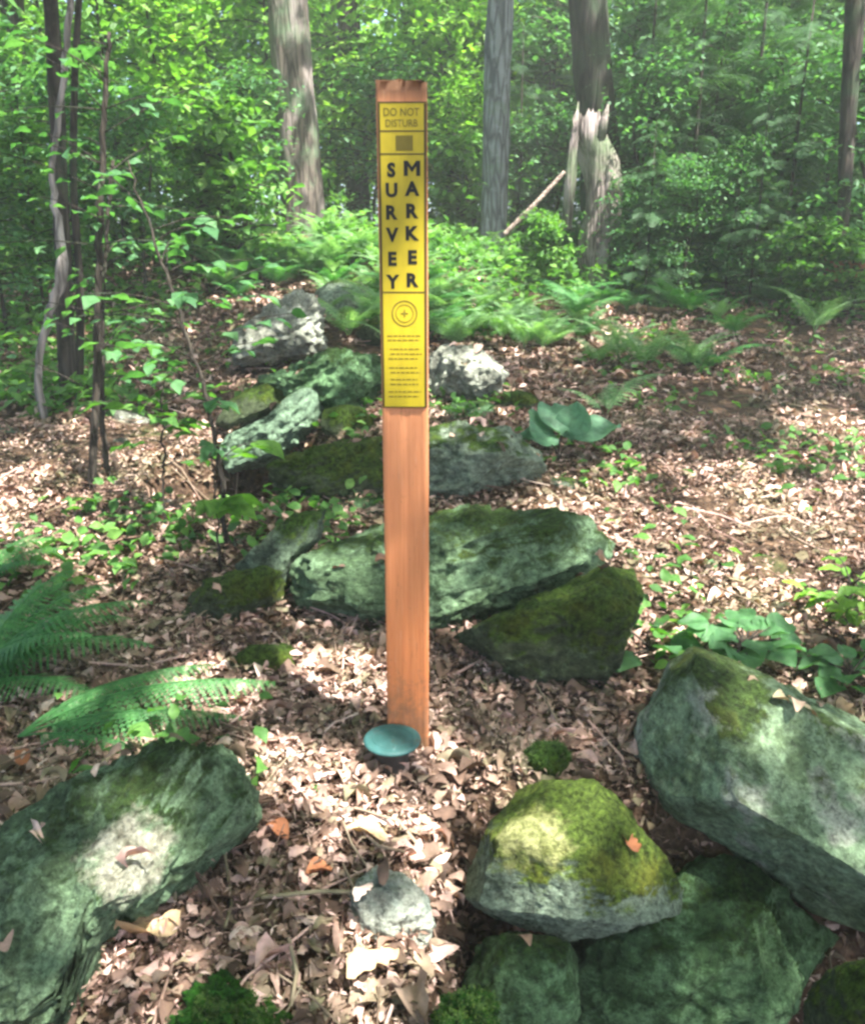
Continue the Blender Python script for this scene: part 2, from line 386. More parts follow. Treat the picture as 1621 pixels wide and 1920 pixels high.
MR_A = rock_mat('rock_banded', (.125, .20, .11), (.018, .04, .018), .55, (.32, .49, .31), .30, band=(0, R(-22), 0), bscale=14, mosscol=(.045, .085, .018))
MR_MOSS = rock_mat('rock_mossy', (.10, .125, .07), (.028, .038, .02), .25, (.24, .32, .19), .92, mosscol=(.06, .105, .015), side=.22)
MR_C = rock_mat('rock_lichen', (.16, .20, .15), (.045, .06, .045), .8, (.36, .44, .36), .28)
MR_D = rock_mat('rock_slab', (.15, .23, .16), (.04, .07, .05), .75, (.29, .42, .31), .15, band=(0, R(-28), 0))
MR_PALE = rock_mat('rock_pale', (.27, .27, .24), (.08, .085, .07), .6, (.44, .46, .41), .0, pale=.25)
MR_J = rock_mat('rock_dark', (.115, .175, .10), (.026, .05, .027), .7, (.29, .44, .28), .32, band=(0, R(-30), 0), bscale=10, mosscol=(.035, .07, .02), spot=((.30, .28, .22), (.62, .60, .54)))  # pale tones paint a sunlit patch onto this boulder
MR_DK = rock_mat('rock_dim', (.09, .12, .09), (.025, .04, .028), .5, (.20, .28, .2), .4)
MR_L = rock_mat('rock_half_moss', (.19, .24, .18), (.05, .07, .05), .9, (.40, .50, .40), .73, mosscol=(.10, .15, .026), spot=((.24, .26, .08), (.52, .50, .26)))  # straw tones paint a sun patch over the moss
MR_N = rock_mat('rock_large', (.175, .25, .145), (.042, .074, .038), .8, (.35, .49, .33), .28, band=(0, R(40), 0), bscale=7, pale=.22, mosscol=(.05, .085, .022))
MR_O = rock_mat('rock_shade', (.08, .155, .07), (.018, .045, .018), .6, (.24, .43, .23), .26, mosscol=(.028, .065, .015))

rock('boulder', 'big grey green boulder with slanting layered grain right behind the orange post',
     [(545, 1060), (565, 1035), (620, 1010), (690, 978), (760, 957), (860, 945), (960, 943), (1060, 948), (1115, 957), (1150, 985), (1155, 1015), (1120, 1060), (1080, 1110), (1020, 1155), (950, 1185), (870, 1215), (820, 1225), (740, 1203), (640, 1188), (560, 1168), (540, 1120)],
     MR_A, base=1195, D=.26, sub=7, seed=3, rough=.08, band=R(20), full=.64, facets=5, planes=[(0, .15, -1, .66), (-.1, .9, -.45, .72), (.3, -.7, -.5, .75)], layer=.8)
rock('boulder', 'dark mossy boulder propped under the right end of the big layered boulder',
     [(1190, 1070), (1207, 1110), (1203, 1200), (1170, 1260), (1120, 1305), (1040, 1298), (960, 1275), (900, 1248), (850, 1195), (950, 1150), (1060, 1100), (1140, 1060)], MR_MOSS, base=1290, D=.24, sub=6, seed=5, rough=.10, facets=10, back=.55)
rock('rock', 'lichen speckled grey rock above the big layered boulder, right of the post',
     [(790, 800), (870, 787), (960, 800), (1010, 840), (1026, 880), (1012, 915), (960, 937), (880, 945), (800, 950), (720, 945), (700, 880), (720, 825)], MR_C, base=945, D=.3, seed=8, rough=.10, layer=.7, facets=12)
rock('rock', 'low mossy rock above the big layered boulder, left of the post',
     [(495, 885), (530, 860), (620, 832), (700, 815), (765, 830), (770, 930), (650, 948), (540, 955), (500, 935)], MR_MOSS, base=950, D=.28, seed=9, rough=.11, layer=.7, facets=12)
rock('stone_slab', 'tilted teal green slab leaning over a dark hollow left of the post',
     [(408, 858), (440, 812), (520, 780), (556, 745), (590, 715), (617, 730), (607, 790), (572, 832), (500, 868), (430, 890)], MR_D, base=935, D=.34, seed=12, rough=.10, facets=11, band=R(28), layer=.8, back=.25)
rock('rock', 'olive ledge of stone just above the tilted teal slab',
     [(400, 800), (440, 742), (500, 712), (560, 690), (600, 700), (560, 740), (500, 775), (440, 815)], MR_MOSS, base=880, D=.2, sub=5, seed=14, rough=.08)
rock('rock', 'pale whitish rock at the top of the rock line, left of the post sticker',
     [(428, 670), (440, 630), (480, 600), (530, 570), (560, 545), (600, 540), (620, 565), (605, 600), (618, 650), (590, 685), (540, 690), (480, 685), (435, 692)], MR_PALE, base=705, D=.3, seed=16, rough=.16, facets=12, layer=.8)
rock('rock', 'dark rock in place of dark foliage beneath the pale whitish rock, half hidden by the post',
     [(480, 705), (560, 690), (640, 650), (700, 660), (725, 720), (700, 780), (640, 790), (560, 740)], MR_O, base=800, D=.3, sub=6, seed=17, rough=.15, facets=12, layer=.8)  # rock stands in for dark foliage, its shade put into the colour
rock('rock', 'rounded pale rock peeping out right of the post sticker',
     [(790, 690), (815, 660), (850, 642), (890, 646), (930, 672), (955, 702), (945, 740), (880, 765), (815, 755)], MR_PALE, base=770, D=.3, sub=6, seed=19, rough=.13, facets=12)
rock('rock', 'small mossy rock with a bright green tip, left of the big layered boulder',
     [(328, 1135), (370, 1102), (430, 1072), (500, 1060), (545, 1072), (550, 1130), (520, 1165), (450, 1178), (370, 1181), (335, 1162)], MR_MOSS, base=1172, D=.18, seed=21, rough=.12, facets=10)
rock('rock', 'dark layered rock rising behind the small mossy rock with bright green tip',
     [(440, 1060), (500, 1010), (560, 960), (610, 955), (600, 1010), (560, 1050), (540, 1100), (480, 1110)], MR_DK, base=1130, D=.14, sub=5, seed=22, rough=.10)
rock('rock', 'flat olive moss covered stone low in the leaves, left of the post foot',
     [(430, 1232), (470, 1208), (530, 1205), (572, 1225), (585, 1262), (520, 1278), (440, 1272)], MR_MOSS, base=1270, D=.1, sub=5, seed=23, rough=.06)
rock('boulder', 'big mossy grey green boulder with a painted sun patch, running off the bottom left corner',
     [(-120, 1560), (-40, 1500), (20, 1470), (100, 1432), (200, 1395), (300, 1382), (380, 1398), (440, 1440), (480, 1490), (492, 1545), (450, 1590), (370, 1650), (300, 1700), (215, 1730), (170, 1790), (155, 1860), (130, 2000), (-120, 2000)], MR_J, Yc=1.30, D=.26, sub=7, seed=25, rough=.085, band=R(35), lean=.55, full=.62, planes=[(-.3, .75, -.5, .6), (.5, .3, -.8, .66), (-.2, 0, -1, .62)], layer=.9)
rock('stone', 'small grey and white stone in the leaves at bottom centre',
     [(648, 1705), (670, 1652), (710, 1622), (770, 1640), (802, 1680), (818, 1740), (792, 1792), (720, 1787), (660, 1762)], rock_mat('rock_white_face', (.28, .31, .29), (.07, .09, .08), .6, (.55, .62, .58), .0, pale=.6), base=1780, D=.09, sub=6, seed=29, rough=.09)
rock('boulder', 'boulder with a yellow green moss cap, a painted sun patch and lichened front edge',
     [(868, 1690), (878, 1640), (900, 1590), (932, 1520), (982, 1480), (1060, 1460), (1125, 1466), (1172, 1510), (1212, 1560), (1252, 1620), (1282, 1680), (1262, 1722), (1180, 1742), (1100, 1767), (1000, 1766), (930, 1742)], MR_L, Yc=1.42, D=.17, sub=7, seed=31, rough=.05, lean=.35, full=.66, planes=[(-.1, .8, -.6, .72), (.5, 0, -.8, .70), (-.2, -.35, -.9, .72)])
rock('stone', 'small dome of green moss just behind the moss capped boulder',
     [(978, 1412), (1010, 1390), (1050, 1395), (1074, 1430), (1064, 1468), (1000, 1468)], rock_mat('rock_moss_dome', (.1, .14, .06), (.04, .06, .03), 0, (.3, .4, .3), 1.4, (.05, .11, .015), side=.45), base=1462, D=.06, sub=5, seed=33, rough=.05)
rock('boulder', 'large grey green boulder with white lichen at the right edge',
     [(1275, 1235), (1310, 1212), (1380, 1228), (1450, 1252), (1540, 1285), (1621, 1318), (1740, 1370), (1790, 1560), (1740, 1790), (1610, 1742), (1540, 1720), (1460, 1662), (1380, 1620), (1290, 1567), (1230, 1530), (1190, 1480), (1178, 1420), (1200, 1350), (1240, 1290)], MR_N, Yc=1.62, D=.26, sub=7, seed=35, rough=.035, lean=.30, band=R(-38), full=.48, facets=2, planes=[(.12, .42, -.9, .60), (.35, .9, -.2, .80), (-.8, .1, -.6, .74), (-.4, -.75, -.5, .8)])
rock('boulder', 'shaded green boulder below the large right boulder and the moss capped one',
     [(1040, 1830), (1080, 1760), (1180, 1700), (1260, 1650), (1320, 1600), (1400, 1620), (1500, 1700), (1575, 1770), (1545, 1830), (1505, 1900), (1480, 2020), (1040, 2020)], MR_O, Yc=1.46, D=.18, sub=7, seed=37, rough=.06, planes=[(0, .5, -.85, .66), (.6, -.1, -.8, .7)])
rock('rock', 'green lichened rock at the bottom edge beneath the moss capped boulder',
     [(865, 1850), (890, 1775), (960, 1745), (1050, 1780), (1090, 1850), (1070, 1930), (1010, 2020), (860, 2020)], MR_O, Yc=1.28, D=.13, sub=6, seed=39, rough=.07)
rock('rock', 'dark mossy rock cut off by the bottom right corner',
     [(1500, 1880), (1560, 1810), (1640, 1790), (1780, 1800), (1780, 2030), (1500, 2030)], MR_MOSS, Yc=1.14, D=.13, sub=6, seed=41, rough=.06)
MR_HUM = rock_mat('moss_mound', (.1, .14, .06), (.04, .06, .03), 0, (.3, .4, .3), 1.5, (.03, .13, .012), side=.45)
rock('moss_mound', 'bright green moss mound at the bottom edge, left of centre',
     [(275, 1910), (330, 1850), (400, 1815), (480, 1825), (540, 1860), (575, 1925), (560, 2000), (280, 2000)], MR_HUM, Yc=1.12, D=.12, sub=6, seed=43, rough=.38, cat='moss')
rock('moss_mound', 'small dark moss mound at the bottom edge beside the green lichened rock',
     [(800, 1900), (850, 1850), (910, 1850), (940, 1900), (920, 1990), (800, 1990)], MR_HUM, Yc=1.08, D=.07, sub=5, seed=44, rough=.35, cat='moss')
def pebble(cx, cy, rx, ry, label, seed, mat=MR_PALE, D=None):
    a = np.linspace(0, 2 * np.pi, 10, endpoint=False); rg = np.random.default_rng(seed)
    k = rg.uniform(.8, 1.15, 10); tilt = rg.uniform(-.2, .2)
    poly = np.stack([cx + rx * k * np.cos(a), cy + ry * k * np.sin(a) + tilt * rx * np.cos(a)], -1)
    rock('stone', label, poly, mat, sub=4, seed=seed, rough=.09, cat='stone', D=D)
pebble(245, 790, 42, 20, 'flat pale stone lying beyond the thin dark saplings', 51)
pebble(12, 815, 36, 22, 'pale green stone at the left edge, far side of the sunny leaves', 52, MR_D)
pebble(225, 838, 28, 16, 'smaller pale stone just in front of the flat pale stone', 53)
pebble(470, 1392, 46, 20, 'pale grey stone at the back of the big bottom left boulder', 54, MR_C)
pebble(640, 1275, 62, 16, 'thin grey stone in the leaves left of the post foot', 55, MR_C)
pebble(505, 975, 36, 16, 'pale stone in front of the dark hollow', 56)
pebble(660, 1375, 34, 20, 'dark stone tucked behind the teal disc', 57, MR_DK)
pebble(325, 975, 44, 24, 'brownish stone in the leaves below the leafy seedling', 58, rock_mat('rock_brown', (.30, .22, .18), (.12, .08, .06), .1, (.4, .36, .3), .2))
pebble(620, 1440, 40, 30, 'knobbly cream stone in front of the teal disc', 59)
pebble(865, 1395, 45, 20, 'flat lichened stone right of the post foot', 60, MR_C)

def moss(label, n, zmin, size, seed, thr=-9., right=9.):
    ob = next(o for o in COL.objects if o.get('label') == label); me = ob.data; rg = np.random.default_rng(seed)
    Vv = np.zeros(len(me.vertices) * 3, np.float32); me.vertices.foreach_get('co', Vv); Vv = Vv.reshape(-1, 3); Nv = np.zeros(len(me.vertices) * 3, np.float32); me.vertices.foreach_get('normal', Nv); Nv = Nv.reshape(-1, 3)
    w = (Nv[:, 2] > zmin) & (fbm(Vv * 9, seed, 3) > thr) & (Vv[:, 0] < right) & (Nv[:, 1] < .5); k = rg.choice(np.nonzero(w)[0], n)
    M = rotmats(rg.uniform(0, 6.28, n), rg.uniform(0, 1.2, n), rg.normal(0, .4, n)); P = Vv[k] + rg.normal(0, .002, (n, 3)) - Nv[k] * .001
    V, F = scatter(T2V * [.6, 1, 1], T2F, P, M, rg.uniform(.6, 1.4, n) * size); link('moss', mesh('moss', V, F, M_MOSSB, False), ob)
moss('bright green moss mound at the bottom edge, left of centre', 9000, .1, .005, 1, -.1)
moss('small dark moss mound at the bottom edge beside the green lichened rock', 3000, .1, .006, 2, -.25)
moss('small dome of green moss just behind the moss capped boulder', 3000, .1, .005, 3)
for i, (px, py, rx, ry) in enumerate([(650, 800, 40, 26), (560, 855, 34, 20), (690, 960, 46, 20), (560, 1000, 40, 22), (470, 1025, 36, 20), (880, 775, 40, 18), (960, 760, 34, 20), (1060, 920, 34, 18), (690, 700, 36, 30), (400, 1050, 34, 18), (640, 560, 40, 26), (860, 600, 44, 22), (730, 620, 40, 30)]):
    pebble(px, py, rx * 1.5, ry * 1.5, 'small mossy stone half buried in the rock heap behind the post', 80 + i, [MR_MOSS, MR_C, MR_O][i % 3]); list(COL.objects)[-1]['group'] = 'small mossy stones in the rock heap'
# ------------------------------------------------------------------ survey post
PX, PY = at(765, 1400, 1.69)[0], 1.69
ztop = at(752, 150, PY)[2]; zbot = -.25
pm, nt = nmat('post_plastic'); n = N(nt); p = n.pos(); sx = n.new('ShaderNodeSeparateXYZ'); n.l(p, sx.inputs[0])
fib = n.noise(n.mapping(p, (60, 60, 1.2)), 6, 6, .6); blot = n.noise(n.mapping(p, (6, 6, 1.6)), 3, 4)
pc = n.ramp(fib, [(.3, (.52, .165, .055)), (.5, (.60, .21, .072)), (.7, (.64, .245, .095))])
pc = n.mix(n.map(n.math('ADD', sx.outputs['Z'], n.math('MULTIPLY', blot, .3)), .45, .95, 0, .55), pc, (.63, .28, .135))  # paler upward: bleaching, and partly light put into the colour
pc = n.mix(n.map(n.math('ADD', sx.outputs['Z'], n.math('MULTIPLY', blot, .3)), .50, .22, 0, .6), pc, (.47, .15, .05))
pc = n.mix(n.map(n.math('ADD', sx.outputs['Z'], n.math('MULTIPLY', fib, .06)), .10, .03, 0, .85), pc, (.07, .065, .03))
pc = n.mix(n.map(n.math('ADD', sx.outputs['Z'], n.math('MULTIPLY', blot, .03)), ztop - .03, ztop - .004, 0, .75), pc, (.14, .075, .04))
pc = n.mix(n.map(n.noise(p, 70, 4, .7), .62, .72, 0, .5), pc, (.30, .12, .05))
scr = n.noise(n.mapping(p, (90, 90, 3.5)), 3, 4, .7); pc = n.mix(n.map(scr, .63, .70, 0, .45), pc, (.68, .42, .27))
sca = n.noise(n.mapping(p, (40, 40, 5), (0, .12, 0)), 2.2, 5, .75); pc = n.mix(n.map(sca, .60, .70, 0, .6), pc, (.20, .085, .035))
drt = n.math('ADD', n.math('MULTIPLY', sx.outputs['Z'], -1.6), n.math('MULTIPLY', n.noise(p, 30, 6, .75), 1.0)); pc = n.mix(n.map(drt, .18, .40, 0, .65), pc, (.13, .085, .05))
n.out(n.pbr(pc, .62, .3, n.bump(n.math('ADD', fib, n.math('MULTIPLY', sca, .8)), .35, .003)))
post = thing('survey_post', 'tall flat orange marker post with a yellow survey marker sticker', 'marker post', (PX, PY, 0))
hw = .0455
prof = [(-hw, .004), (-hw, -.004), (-hw + .004, -.006), (-hw + .012, -.004), (-hw + .016, -.0015), (-.014, -.0022), (-.006, -.0018), (-.003, -.0006), (.006, -.0006), (.009, -.0022), (hw - .016, -.0015), (hw - .012, -.004), (hw - .004, -.006), (hw, -.004), (hw, .004), (hw - .004, .006), (hw - .016, .003), (-hw + .016, .003), (-hw + .004, .006)]
K = len(prof); zs = np.linspace(zbot, ztop, 90); V = []
for i, z in enumerate(zs):
    for (x, y) in prof:
        chip = .004 * vnoise(np.array([x * 90, 0, 3.3]), 4) + .003 * vnoise(np.array([x * 260, 1, 3.3]), 6) if i == len(zs) - 1 else 0
        V.append((x + .0009 * math.sin(z * 3.1), y + .004 * math.sin(z * 1.7 + .4), z + chip))
ii = np.arange(len(zs) - 1)[:, None] * K; jj = np.arange(K)[None]
Fq = np.stack([ii + jj, ii + (jj + 1) % K, ii + K + (jj + 1) % K, ii + K + jj], -1).reshape(-1, 4)
V = np.array(V); topc = len(V); V = np.concatenate([V, [[0, .001 + .004 * math.sin(ztop * 1.7 + .4), ztop]]])
b0 = (len(zs) - 1) * K
Ft = np.stack([b0 + np.arange(K), b0 + (np.arange(K) + 1) % K, np.full(K, topc)], -1)
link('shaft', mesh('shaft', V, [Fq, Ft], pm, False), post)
# sticker
def yoff(z): return -.0066 + .004 * np.sin(z * 1.7 + .4)
def pz(py): return at(755, py, PY - .007)[2]
zt, zb = pz(190), pz(765); sw = .0438
def sheet(x0, x1, z0, z1, off, nz=24):
    z = np.linspace(z0, z1, nz); V = []
    for q in z:
        for x in (x0, x1): V.append((x, float(yoff(q)) - off, q))
    i = np.arange(nz - 1) * 2
    return np.array(V), [np.stack([i, i + 1, i + 3, i + 2], -1)]
M_YEL = plain('sticker_yellow', (.40, .31, .009), .5, .35, 9, .30, .0, (5, 5, 1.2))
M_BRD = plain('sticker_border', (.06, .04, .006), .5, .3, 60, .15)
M_INK = plain('sticker_black', (.006, .006, .004), .5, .3, 60, .2)
M_INK2 = plain('sticker_faded_ink', (.13, .10, .008), .5, .3, 60, .2)
mb = MB(); mb.add(*sheet(-sw, sw, zb, zt, 0)); stk = link('sticker', mb.build('sticker', M_YEL, False), post)
mb = MB()
for (x0, x1) in ((-sw, -sw + .0045), (sw - .005, sw)): mb.add(*sheet(x0, x1, zb + .0026, zt - .0026, .0004))
for py in (191, 245, 288, 548, 764): mb.add(*sheet(-sw, sw, pz(py) - .0012, pz(py) + .0012, .0005, 3))
link('border', mb.build('border', M_BRD, False), stk)
def text_part(name, items, mat, off):
    """items: (text, x centre, z centre, height, width scale, bold)"""
    mb = MB()
    for (t, x, z, h, ws, bold) in items:
        cu = bpy.data.curves.new('lettering', 'FONT'); cu.body = t; cu.size = 1; cu.align_x = 'CENTER'; cu.offset = bold; cu.resolution_u = 3
        o = bpy.data.objects.new('lettering', cu); COL.objects.link(o); bpy.context.view_layer.update()
        me = o.to_mesh(); v = np.array([q.co[:] for q in me.vertices]); fs = [list(f.vertices) for f in me.polygons]
        o.to_mesh_clear(); bpy.data.objects.remove(o); bpy.data.curves.remove(cu)
        y0, y1 = v[:, 1].min(), v[:, 1].max(); xc = (v[:, 0].min() + v[:, 0].max()) / 2; k = h / (y1 - y0)
        W = np.stack([x + (v[:, 0] - xc) * k * ws, 0 * v[:, 0], z + (v[:, 1] - (y0 + y1) / 2) * k], -1)
        W[:, 1] = yoff(W[:, 2]) - off
        tri = []
        for f in fs:
            for a in range(1, len(f) - 1): tri.append([f[0], f[a], f[a + 1]])
        mb.add(W, [np.array(tri)])
    return link(name, mb.build(name, mat, False), stk)
ls = [318, 356, 398, 440, 485, 528]
for c, y in zip('SURVEY', ls): text_part('letter', [(c, -.0205, pz(y), .0255, .98, .05)], M_INK, .0006)
mb = MB(); hM, wM, cM, kM = .0130, .0150, .0170, .0075; zM = pz(ls[0] - 3)
def strip(pts):
    V = np.array([(cM + x, float(yoff(zM + z)) - .0006, zM + z) for x, z in pts]); mb.add(V, [np.array([[0, 1, 2, 3]])])
strip([(-wM, -hM), (-wM + kM, -hM), (-wM + kM, hM), (-wM, hM)]); strip([(wM - kM, -hM), (wM, -hM), (wM, hM), (wM - kM, hM)])
strip([(-wM + kM, hM), (-wM + kM, hM - .0095), (0, -hM * .55), (0, -hM * .55 + .0095)]); strip([(wM - kM, hM - .0095), (wM - kM, hM), (0, -hM * .55 + .0095), (0, -hM * .55)])
link('letter', mb.build('letter', M_INK, False), stk)
for c, y in zip('ARKER', ls[1:]): text_part('letter', [(c, .0170, pz(y - 3), .0258, 1.02, .05)], M_INK, .0006)
text_part('warning_lettering', [('DO NOT', -.001, pz(209), .0135, .85, .008), ('DISTURB', -.001, pz(230), .0125, .85, .008)], M_INK2, .0006)
# small pictogram box, round emblem and the unreadable fine print (rows of short dashes)
mb = MB(); mb.add(*sheet(-.012, .019, pz(282), pz(253), .0005, 4)); link('pictogram', mb.build('pictogram', M_INK2, False), stk)
def ring(cx, cz, r0, r1, off, seg=36):
    t = np.linspace(0, 2 * np.pi, seg, endpoint=False)
    V = np.concatenate([np.stack([cx + r * np.cos(t), 0 * t, cz + r * np.sin(t)], -1) for r in (r0, r1)]); V[:, 1] = yoff(V[:, 2]) - off
    j = np.arange(seg); return V, [np.stack([j, (j + 1) % seg, seg + (j + 1) % seg, seg + j], -1)]
mb = MB(); cz = pz(588); mb.add(*ring(.001, cz, .022, .0245, .0005)); mb.add(*ring(.001, cz, .0155, .017, .0005))
mb.add(*sheet(-.006, .008, cz - .0013, cz + .0013, .0005, 2)); mb.add(*sheet(-.0003, .0023, cz - .007, cz - .0014, .0005, 2)); mb.add(*sheet(-.0003, .0023, cz + .0014, cz + .007, .0005, 2))
link('emblem', mb.build('emblem', M_INK2, False), stk)
mb = MB(); rg = np.random.default_rng(3)
for py in (630, 638, 655, 664, 673, 690, 699, 712, 721, 735, 744):
    x = -.033 + rg.uniform(0, .008); e = .034 - rg.uniform(0, .012); z = pz(py)
    while x < e:
        w = rg.uniform(.004, .011); mb.add(*sheet(x, min(x + w, e), z - .0011, z + .0011, .0005, 2)); x += w + .002
link('fine_print', mb.build('fine_print', M_INK2, False), stk)

# ------------------------------------------------------------------ survey disc on a pipe
dc = at(735, 1384, 1.625)
def lathe(pr, seg=64):
    t = np.linspace(0, 2 * np.pi, seg, endpoint=False); V = np.concatenate([np.stack([r * np.cos(t), r * np.sin(t), z + 0 * t], -1) for r, z in pr])
    i = np.arange(len(pr) - 1)[:, None] * seg; j = np.arange(seg)[None]
    return V, [np.stack([i + j, i + (j + 1) % seg, i + seg + (j + 1) % seg, i + seg + j], -1).reshape(-1, 4)]
mon = thing('survey_monument', 'round teal green metal disc on a short pipe at the foot of the post', 'survey disc', dc)
cm, nt = nmat('verdigris'); n = N(nt); p = n.pos()
cc = n.mix(n.map(n.noise(p, 22, 5, .6), .38, .62), (.021, .078, .072), (.032, .105, .10)); cc = n.mix(n.map(n.noise(p, 70, 4, .7), .6, .72, 0, .5), cc, (.05, .12, .075))
cc = n.mix(n.map(n.noise(p, 26, 6, .75), .55, .68, 0, .75), cc, (.05, .045, .03)); cc = n.mix(n.map(n.noise(n.mapping(p, (1, .15, 1), (0, 0, .6)), 160, 3, .7), .62, .70, 0, .4), cc, (.14, .24, .22))
n.out(n.pbr(cc, .6, .35, n.bump(n.noise(p, 120, 4), .2, .002)))
mb = MB(); mb.add(*lathe([(.0001, .0015), (.02, .0017), (.045, .0014), (.056, .0004), (.0605, -.002), (.0615, -.005), (.060, -.008), (.05, -.010), (.036, -.012)])); cap = link('cap', mb.build('cap', cm), mon)
mb = MB(); mb.add(*lathe([(.0001, .0031), (.004, .003), (.005, .0014)])); mb.add(*lathe([(.040, .0012), (.0405, .0024), (.0425, .0022), (.043, .0011)])); link('stamped_ring', mb.build('stamped_ring', cm), cap)
M_PIPE = plain('rusty_pipe', (.03, .024, .02), .8, .3, 40, .5, .4)
mb = MB(); mb.add(*lathe([(.036, -.011), (.035, -.03), (.035, -.22)])); link('pipe', mb.build('pipe', M_PIPE), mon)

bpy.context.view_layer.update(); DG = bpy.context.evaluated_depsgraph_get()
def hit(px, py):
    ok, loc, *_ = SC.ray_cast(DG, Vector(CAM), Vector(ray(px, py)).normalized()); return np.array(loc)
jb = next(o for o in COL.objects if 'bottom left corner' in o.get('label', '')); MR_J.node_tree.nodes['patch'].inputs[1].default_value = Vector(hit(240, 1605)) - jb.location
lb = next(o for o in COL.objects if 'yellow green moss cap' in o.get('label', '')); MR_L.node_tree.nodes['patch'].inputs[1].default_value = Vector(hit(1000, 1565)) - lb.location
# ------------------------------------------------------------------ sun + gaps shaped in the unseen canopy
SUN = np.array([.34, -.30, .90]); SUN /= np.linalg.norm(SUN)
def ginfo(px, py, r, keep): g = ground_at(px, py); return (g[0], g[1], g[2], r, keep)
def gpt(px, py, Y, r, keep): g = hit(px, py); return (g[0], g[1], g[2], r, keep)
GAPS = [ginfo(1330, 985, .60, .06), ginfo(1500, 1030, .5, .08), ginfo(1280, 1120, .30, .08), ginfo(1600, 820, .4, .06), ginfo(70, 930, .8, .02), ginfo(180, 870, .6, .05), ginfo(300, 880, .3, .2),
        gpt(1000, 1565, 1.37, .075, 0), gpt(1185, 1580, 1.35, .035, .1), gpt(235, 1605, 1.17, .10, .02), gpt(330, 1640, 1.17, .05, .1), gpt(715, 1670, 1.27, .05, .1), ginfo(750, 1560, .16, .35), ginfo(640, 1480, .12, .3), gpt(1560, 1360, 1.6, .12, .5), gpt(1340, 1225, 1.75, .05, .2), gpt(470, 665, 5.5, .12, .2), gpt(590, 650, 5.5, .10, .2), gpt(890, 655, 4.6, .2, .2), gpt(330, 1350, 1.75, .1, .5), (PX, PY, .40, .09, .35),
        ginfo(880, 520, 1.3, .12), ginfo(960, 600, .9, .2), ginfo(600, 520, .9, .25), ginfo(520, 800, .35, .45),
        ginfo(620, 1200, .28, .3), ginfo(720, 1100, .3, .5), ginfo(860, 1020, .35, .5), ginfo(800, 1520, .16, .4), ginfo(520, 1420, .18, .45), ginfo(1590, 1110, .25, .35)]
def sunkeep(P, rnd, base=.92):
    keep = np.full(len(P), base)
    for (x, y, z, r, k) in GAPS:
        t = (P[:, 2] - z) / SUN[2]; d = np.hypot(P[:, 0] - SUN[0] * t - x, P[:, 1] - SUN[1] * t - y)
        keep = np.where(d < r + .07, np.minimum(keep, k), keep)
    t = (P[:, 2] - .3) / SUN[2]; gy_ = P[:, 1] - SUN[1] * t
    gx_ = P[:, 0] - SUN[0] * t
    keep = keep * np.where(gy_ > 7.2, .10, 1.)
    nz = vnoise(np.stack([gx_ * 1.6, gy_ * 1.6, 0 * gx_], -1), 77)
    keep = np.where(nz > .45, keep * .35, keep)
    return rnd < keep

def leaves(P, size, rg, mat, name, tilt=.5, tmpl=(T2V, T2F), smooth=False):
    nL = len(P); M = rotmats(rg.uniform(0, 2 * np.pi, nL), rg.normal(-.25, tilt, nL), rg.normal(0, tilt, nL))
    V, F = scatter(tmpl[0], tmpl[1], P, M, rg.uniform(.7, 1.3, nL) * size)
    return mesh(name, V, F, mat, smooth)
rg = np.random.default_rng(21); nC = 105000
P = np.stack([rg.uniform(-8, 11, nC), rg.uniform(-8, 13, nC), rg.uniform(6.2, 9.5, nC)], -1)
P = P[sunkeep(P, rg.random(len(P)))]
tag(link('unseen_canopy', leaves(P, .21, rg, M_LEAF, 'unseen_canopy', .45)), 'unseen green leaf canopy overhead, its gaps shaped to dapple the sunlight', 'canopy', kind='stuff')  # unseen leaves above the frame, thinned along sun rays to place sun patches

# ------------------------------------------------------------------ trees
def trunk_path(pts): # (px, py, Y)
    return np.array([at(*q) for q in pts])
def limb_set(base, dirn, L, rg, mb, r0, nn=5):
    tips = []
    for k in range(nn):
        a = rg.uniform(0, 2 * np.pi); d = np.array([math.cos(a), math.sin(a), rg.uniform(.3, .9)])
        p0 = base + dirn * rg.uniform(0, .5); pts = [p0, p0 + d * L * .4, p0 + d * L * .75 + [0, 0, L * .1], p0 + d * L]
        mb.add(*tube(spline(pts, 10), np.linspace(r0, r0 * .25, 10), 6)); tips += [pts[1], pts[2], pts[3]]
    return np.array(tips)
def big_tree(name, label, pts, rads, mat, crown_h=7.0, crown_r=2.4, nleaf=2200, seed=1, top=None, group=None):
    """trunk through pixel points at a given distance, carried straight on to its crown above the frame"""
    rg = np.random.default_rng(seed); P = trunk_path(pts)
    P[0, 2] = min(P[0, 2], height(P[0, 0], P[0, 1])) - .15
    d = P[-1] - P[-2]; d /= np.linalg.norm(d); ext = P[-1] + d * max(1., crown_h - P[-1, 2])
    full = np.concatenate([P, [P[-1] * .5 + ext * .5, ext]]); rr = np.concatenate([np.asarray(rads, float), [rads[-1] * .85, rads[-1] * .6]])
    n = 70; path = spline(full, n); rad = np.interp(np.linspace(0, len(rr) - 1, n), np.arange(len(rr)), rr)
    hgt = path[:, 2] - path[0, 2]; rad = rad * (1 + .45 * np.exp(-hgt / .25))
    base = P[0].copy(); o = thing(name, label, 'tree', base, group=group)
    mb = MB(); mb.add(*tube(path - base, rad, 28, .10, seed)); link('trunk', mb.build('trunk', mat), o)
    mb = MB(); tips = limb_set(path[-1] - base, -d * 1.5, crown_r, rg, mb, rad[-1] * .5, 7); link('limbs', mb.build('limbs', mat), o)
    c = tips[rg.integers(0, len(tips), nleaf)] + rg.normal(0, crown_r * .28, (nleaf, 3)) * [1, 1, .6]
    c = c[sunkeep(c + base, rg.random(len(c)), .95)]
    link('crown', leaves(c, .24, rg, M_LEAF, 'crown', .45), o)
    return o
